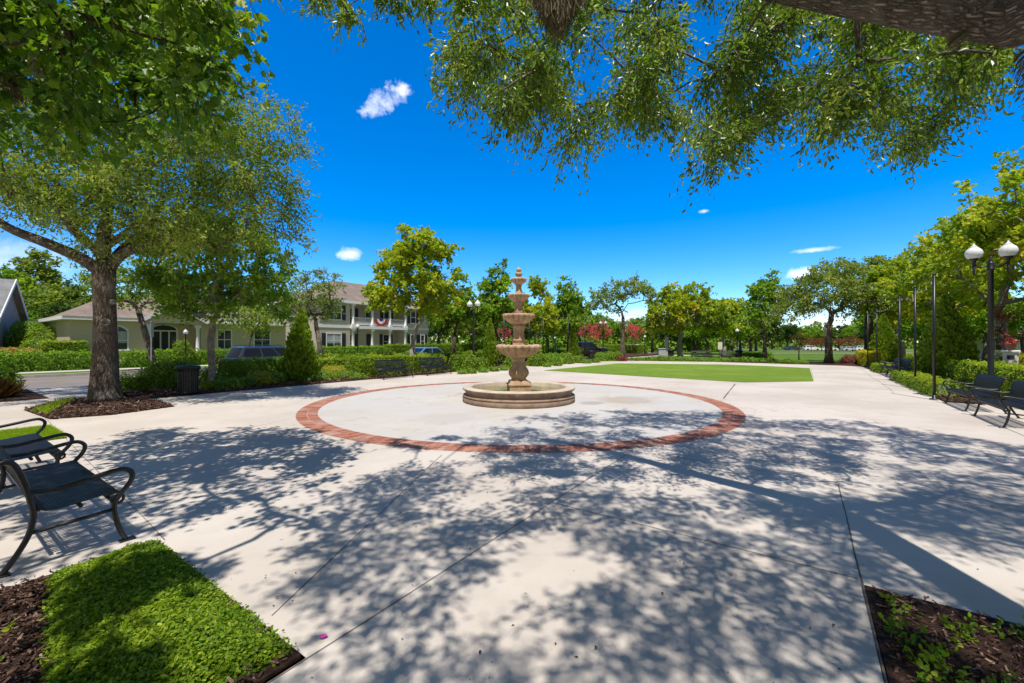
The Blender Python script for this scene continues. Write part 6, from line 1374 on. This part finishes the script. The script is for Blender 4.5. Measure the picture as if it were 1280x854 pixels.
def tuft(name, label, loc, n, ln, mat):
    q = rng.normal(size=(n,2))*0.12; p = np.stack([q[:,0],q[:,1],np.zeros(n)],1); ax = np.concatenate([q*3.2+rng.normal(size=(n,2))*0.15,np.ones((n,1))],1); nr = rng.normal(size=(n,3))
    V,F,t = leaves(T_BLADE,p,ax,nr,ln*rng.uniform(.6,1.15,n),rng.random(n)); return tag(link(name,np_mesh(name,V,F,[mat],t),None,loc),label,'plant')
tuft('ornamental_grass','reddish ornamental grass clump at the left frame edge by the walkway',q_at(-8,12.9),700,0.6,'red_blade')
hedge('box_hedge','green clipped bush at the left edge, behind the reddish grass',q_at(-12,13.6),A1,1.2,1.0,0.8,'hedge_leaf',0.06,380,cat='bush')
# ground cover beside the nearest bench: a dense clipped mat
def cover(name, quad, H, n, ls, mat):
    # quad: a,b along the front edge, then d,c behind
    a,b,c,d = [np.array(tuple(p)[:2]) for p in quad]; s = rng.random(n); t = rng.random(n)
    e = np.minimum(np.minimum(s*8,(1-s)*8),np.minimum(t*3.0,(1-t)*3.0)); prof = np.clip(e,0,1)**0.55
    q = (a[None]*(1-s)[:,None]+b[None]*s[:,None])*(1-t)[:,None]+(d[None]*(1-s)[:,None]+c[None]*s[:,None])*t[:,None]
    z = 0.02+H*prof*rng.uniform(0.62,1.0,n)+0.012*np.sin(q[:,0]*9)*np.sin(q[:,1]*11)
    q = q+rng.normal(size=(n,2))*0.018
    p = np.stack([q[:,0],q[:,1],np.maximum(z,0.02)],1); ax = rng.normal(size=(n,3))*np.array([1,1,0.5]); nr = rng.normal(size=(n,3))*0.55+np.array([0,0,0.9])
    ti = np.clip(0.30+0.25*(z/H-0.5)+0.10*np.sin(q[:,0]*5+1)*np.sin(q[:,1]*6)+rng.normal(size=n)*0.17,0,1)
    V,F,tt = leaves(T_OVAL,p,ax,nr,ls*rng.uniform(.6,1.3,n),ti)
    o = link(name,np_mesh(name,V,F,[mat],tt)); o['kind'] = 'stuff'; return o
cover('ground_cover', [P(-4.58,1.22),P(-2.34,1.22),P(-2.40,0.30),P(-4.5,0.60)], 0.12, 48000, 0.022, 'cover_leaf')
# weeds on the right-hand bed
wd = np.array([tuple(P(0.45+random.random()**1.3*2.6, 3.8-random.random()**0.9*2.4, 0.02)) for _ in range(330)])
(V,F,t),_ = foliage(wd, 0.07, 4, 4, 0.036, T_OVAL, None, -0.2, 0, 0.9, tintj=0.2); wo = link('weeds', np_mesh('weeds',V,F,['cover_leaf'],np.clip(t*0.8,0,1))); wo['kind'] = 'stuff'
wd = np.array([tuple(P(-4.3+random.random()*0.8, 0.4-random.random()*1.0, 0.02)) for _ in range(22)])
(V,F,t),_ = foliage(wd, 0.06, 4, 4, 0.03, T_OVAL, None, -0.2, 0, 0.9, tintj=0.2); wo = link('weeds', np_mesh('weeds',V,F,['cover_leaf'],t)); wo['kind'] = 'stuff'

# bits of dry leaf scattered over the slab (nobody could count them)
n = 420; q = np.stack([rng.uniform(-6,7,n), 2.1+rng.random(n)**1.6*9, np.full(n,0.006)],1)
uv = np.stack([q[:,0]*D2.x+q[:,1]*D2.y, q[:,0]*D1.x+q[:,1]*D1.y],1)
keep = ~((uv[:,0] > 0.3) & (uv[:,1] < 4.0)) & ~((uv[:,0] > -4.7) & (uv[:,0] < -2.2) & (uv[:,1] < 1.3)) & (uv[:,0] < 3.2) & (np.hypot(q[:,0]-RC.x,q[:,1]-RC.y) > R_OUT+0.05)
q = q[keep]; n = len(q); ax = rng.normal(size=(n,3))*np.array([1,1,0.1]); nr = rng.normal(size=(n,3))*0.25+np.array([0,0,1.0])
V,F,t = leaves(T_RHOMB,q,ax,nr,rng.uniform(0.008,0.026,n),rng.uniform(0.2,0.9,n)); o = link('leaf_litter',np_mesh('leaf_litter',V,F,['chips'],t)); o['kind'] = 'stuff'
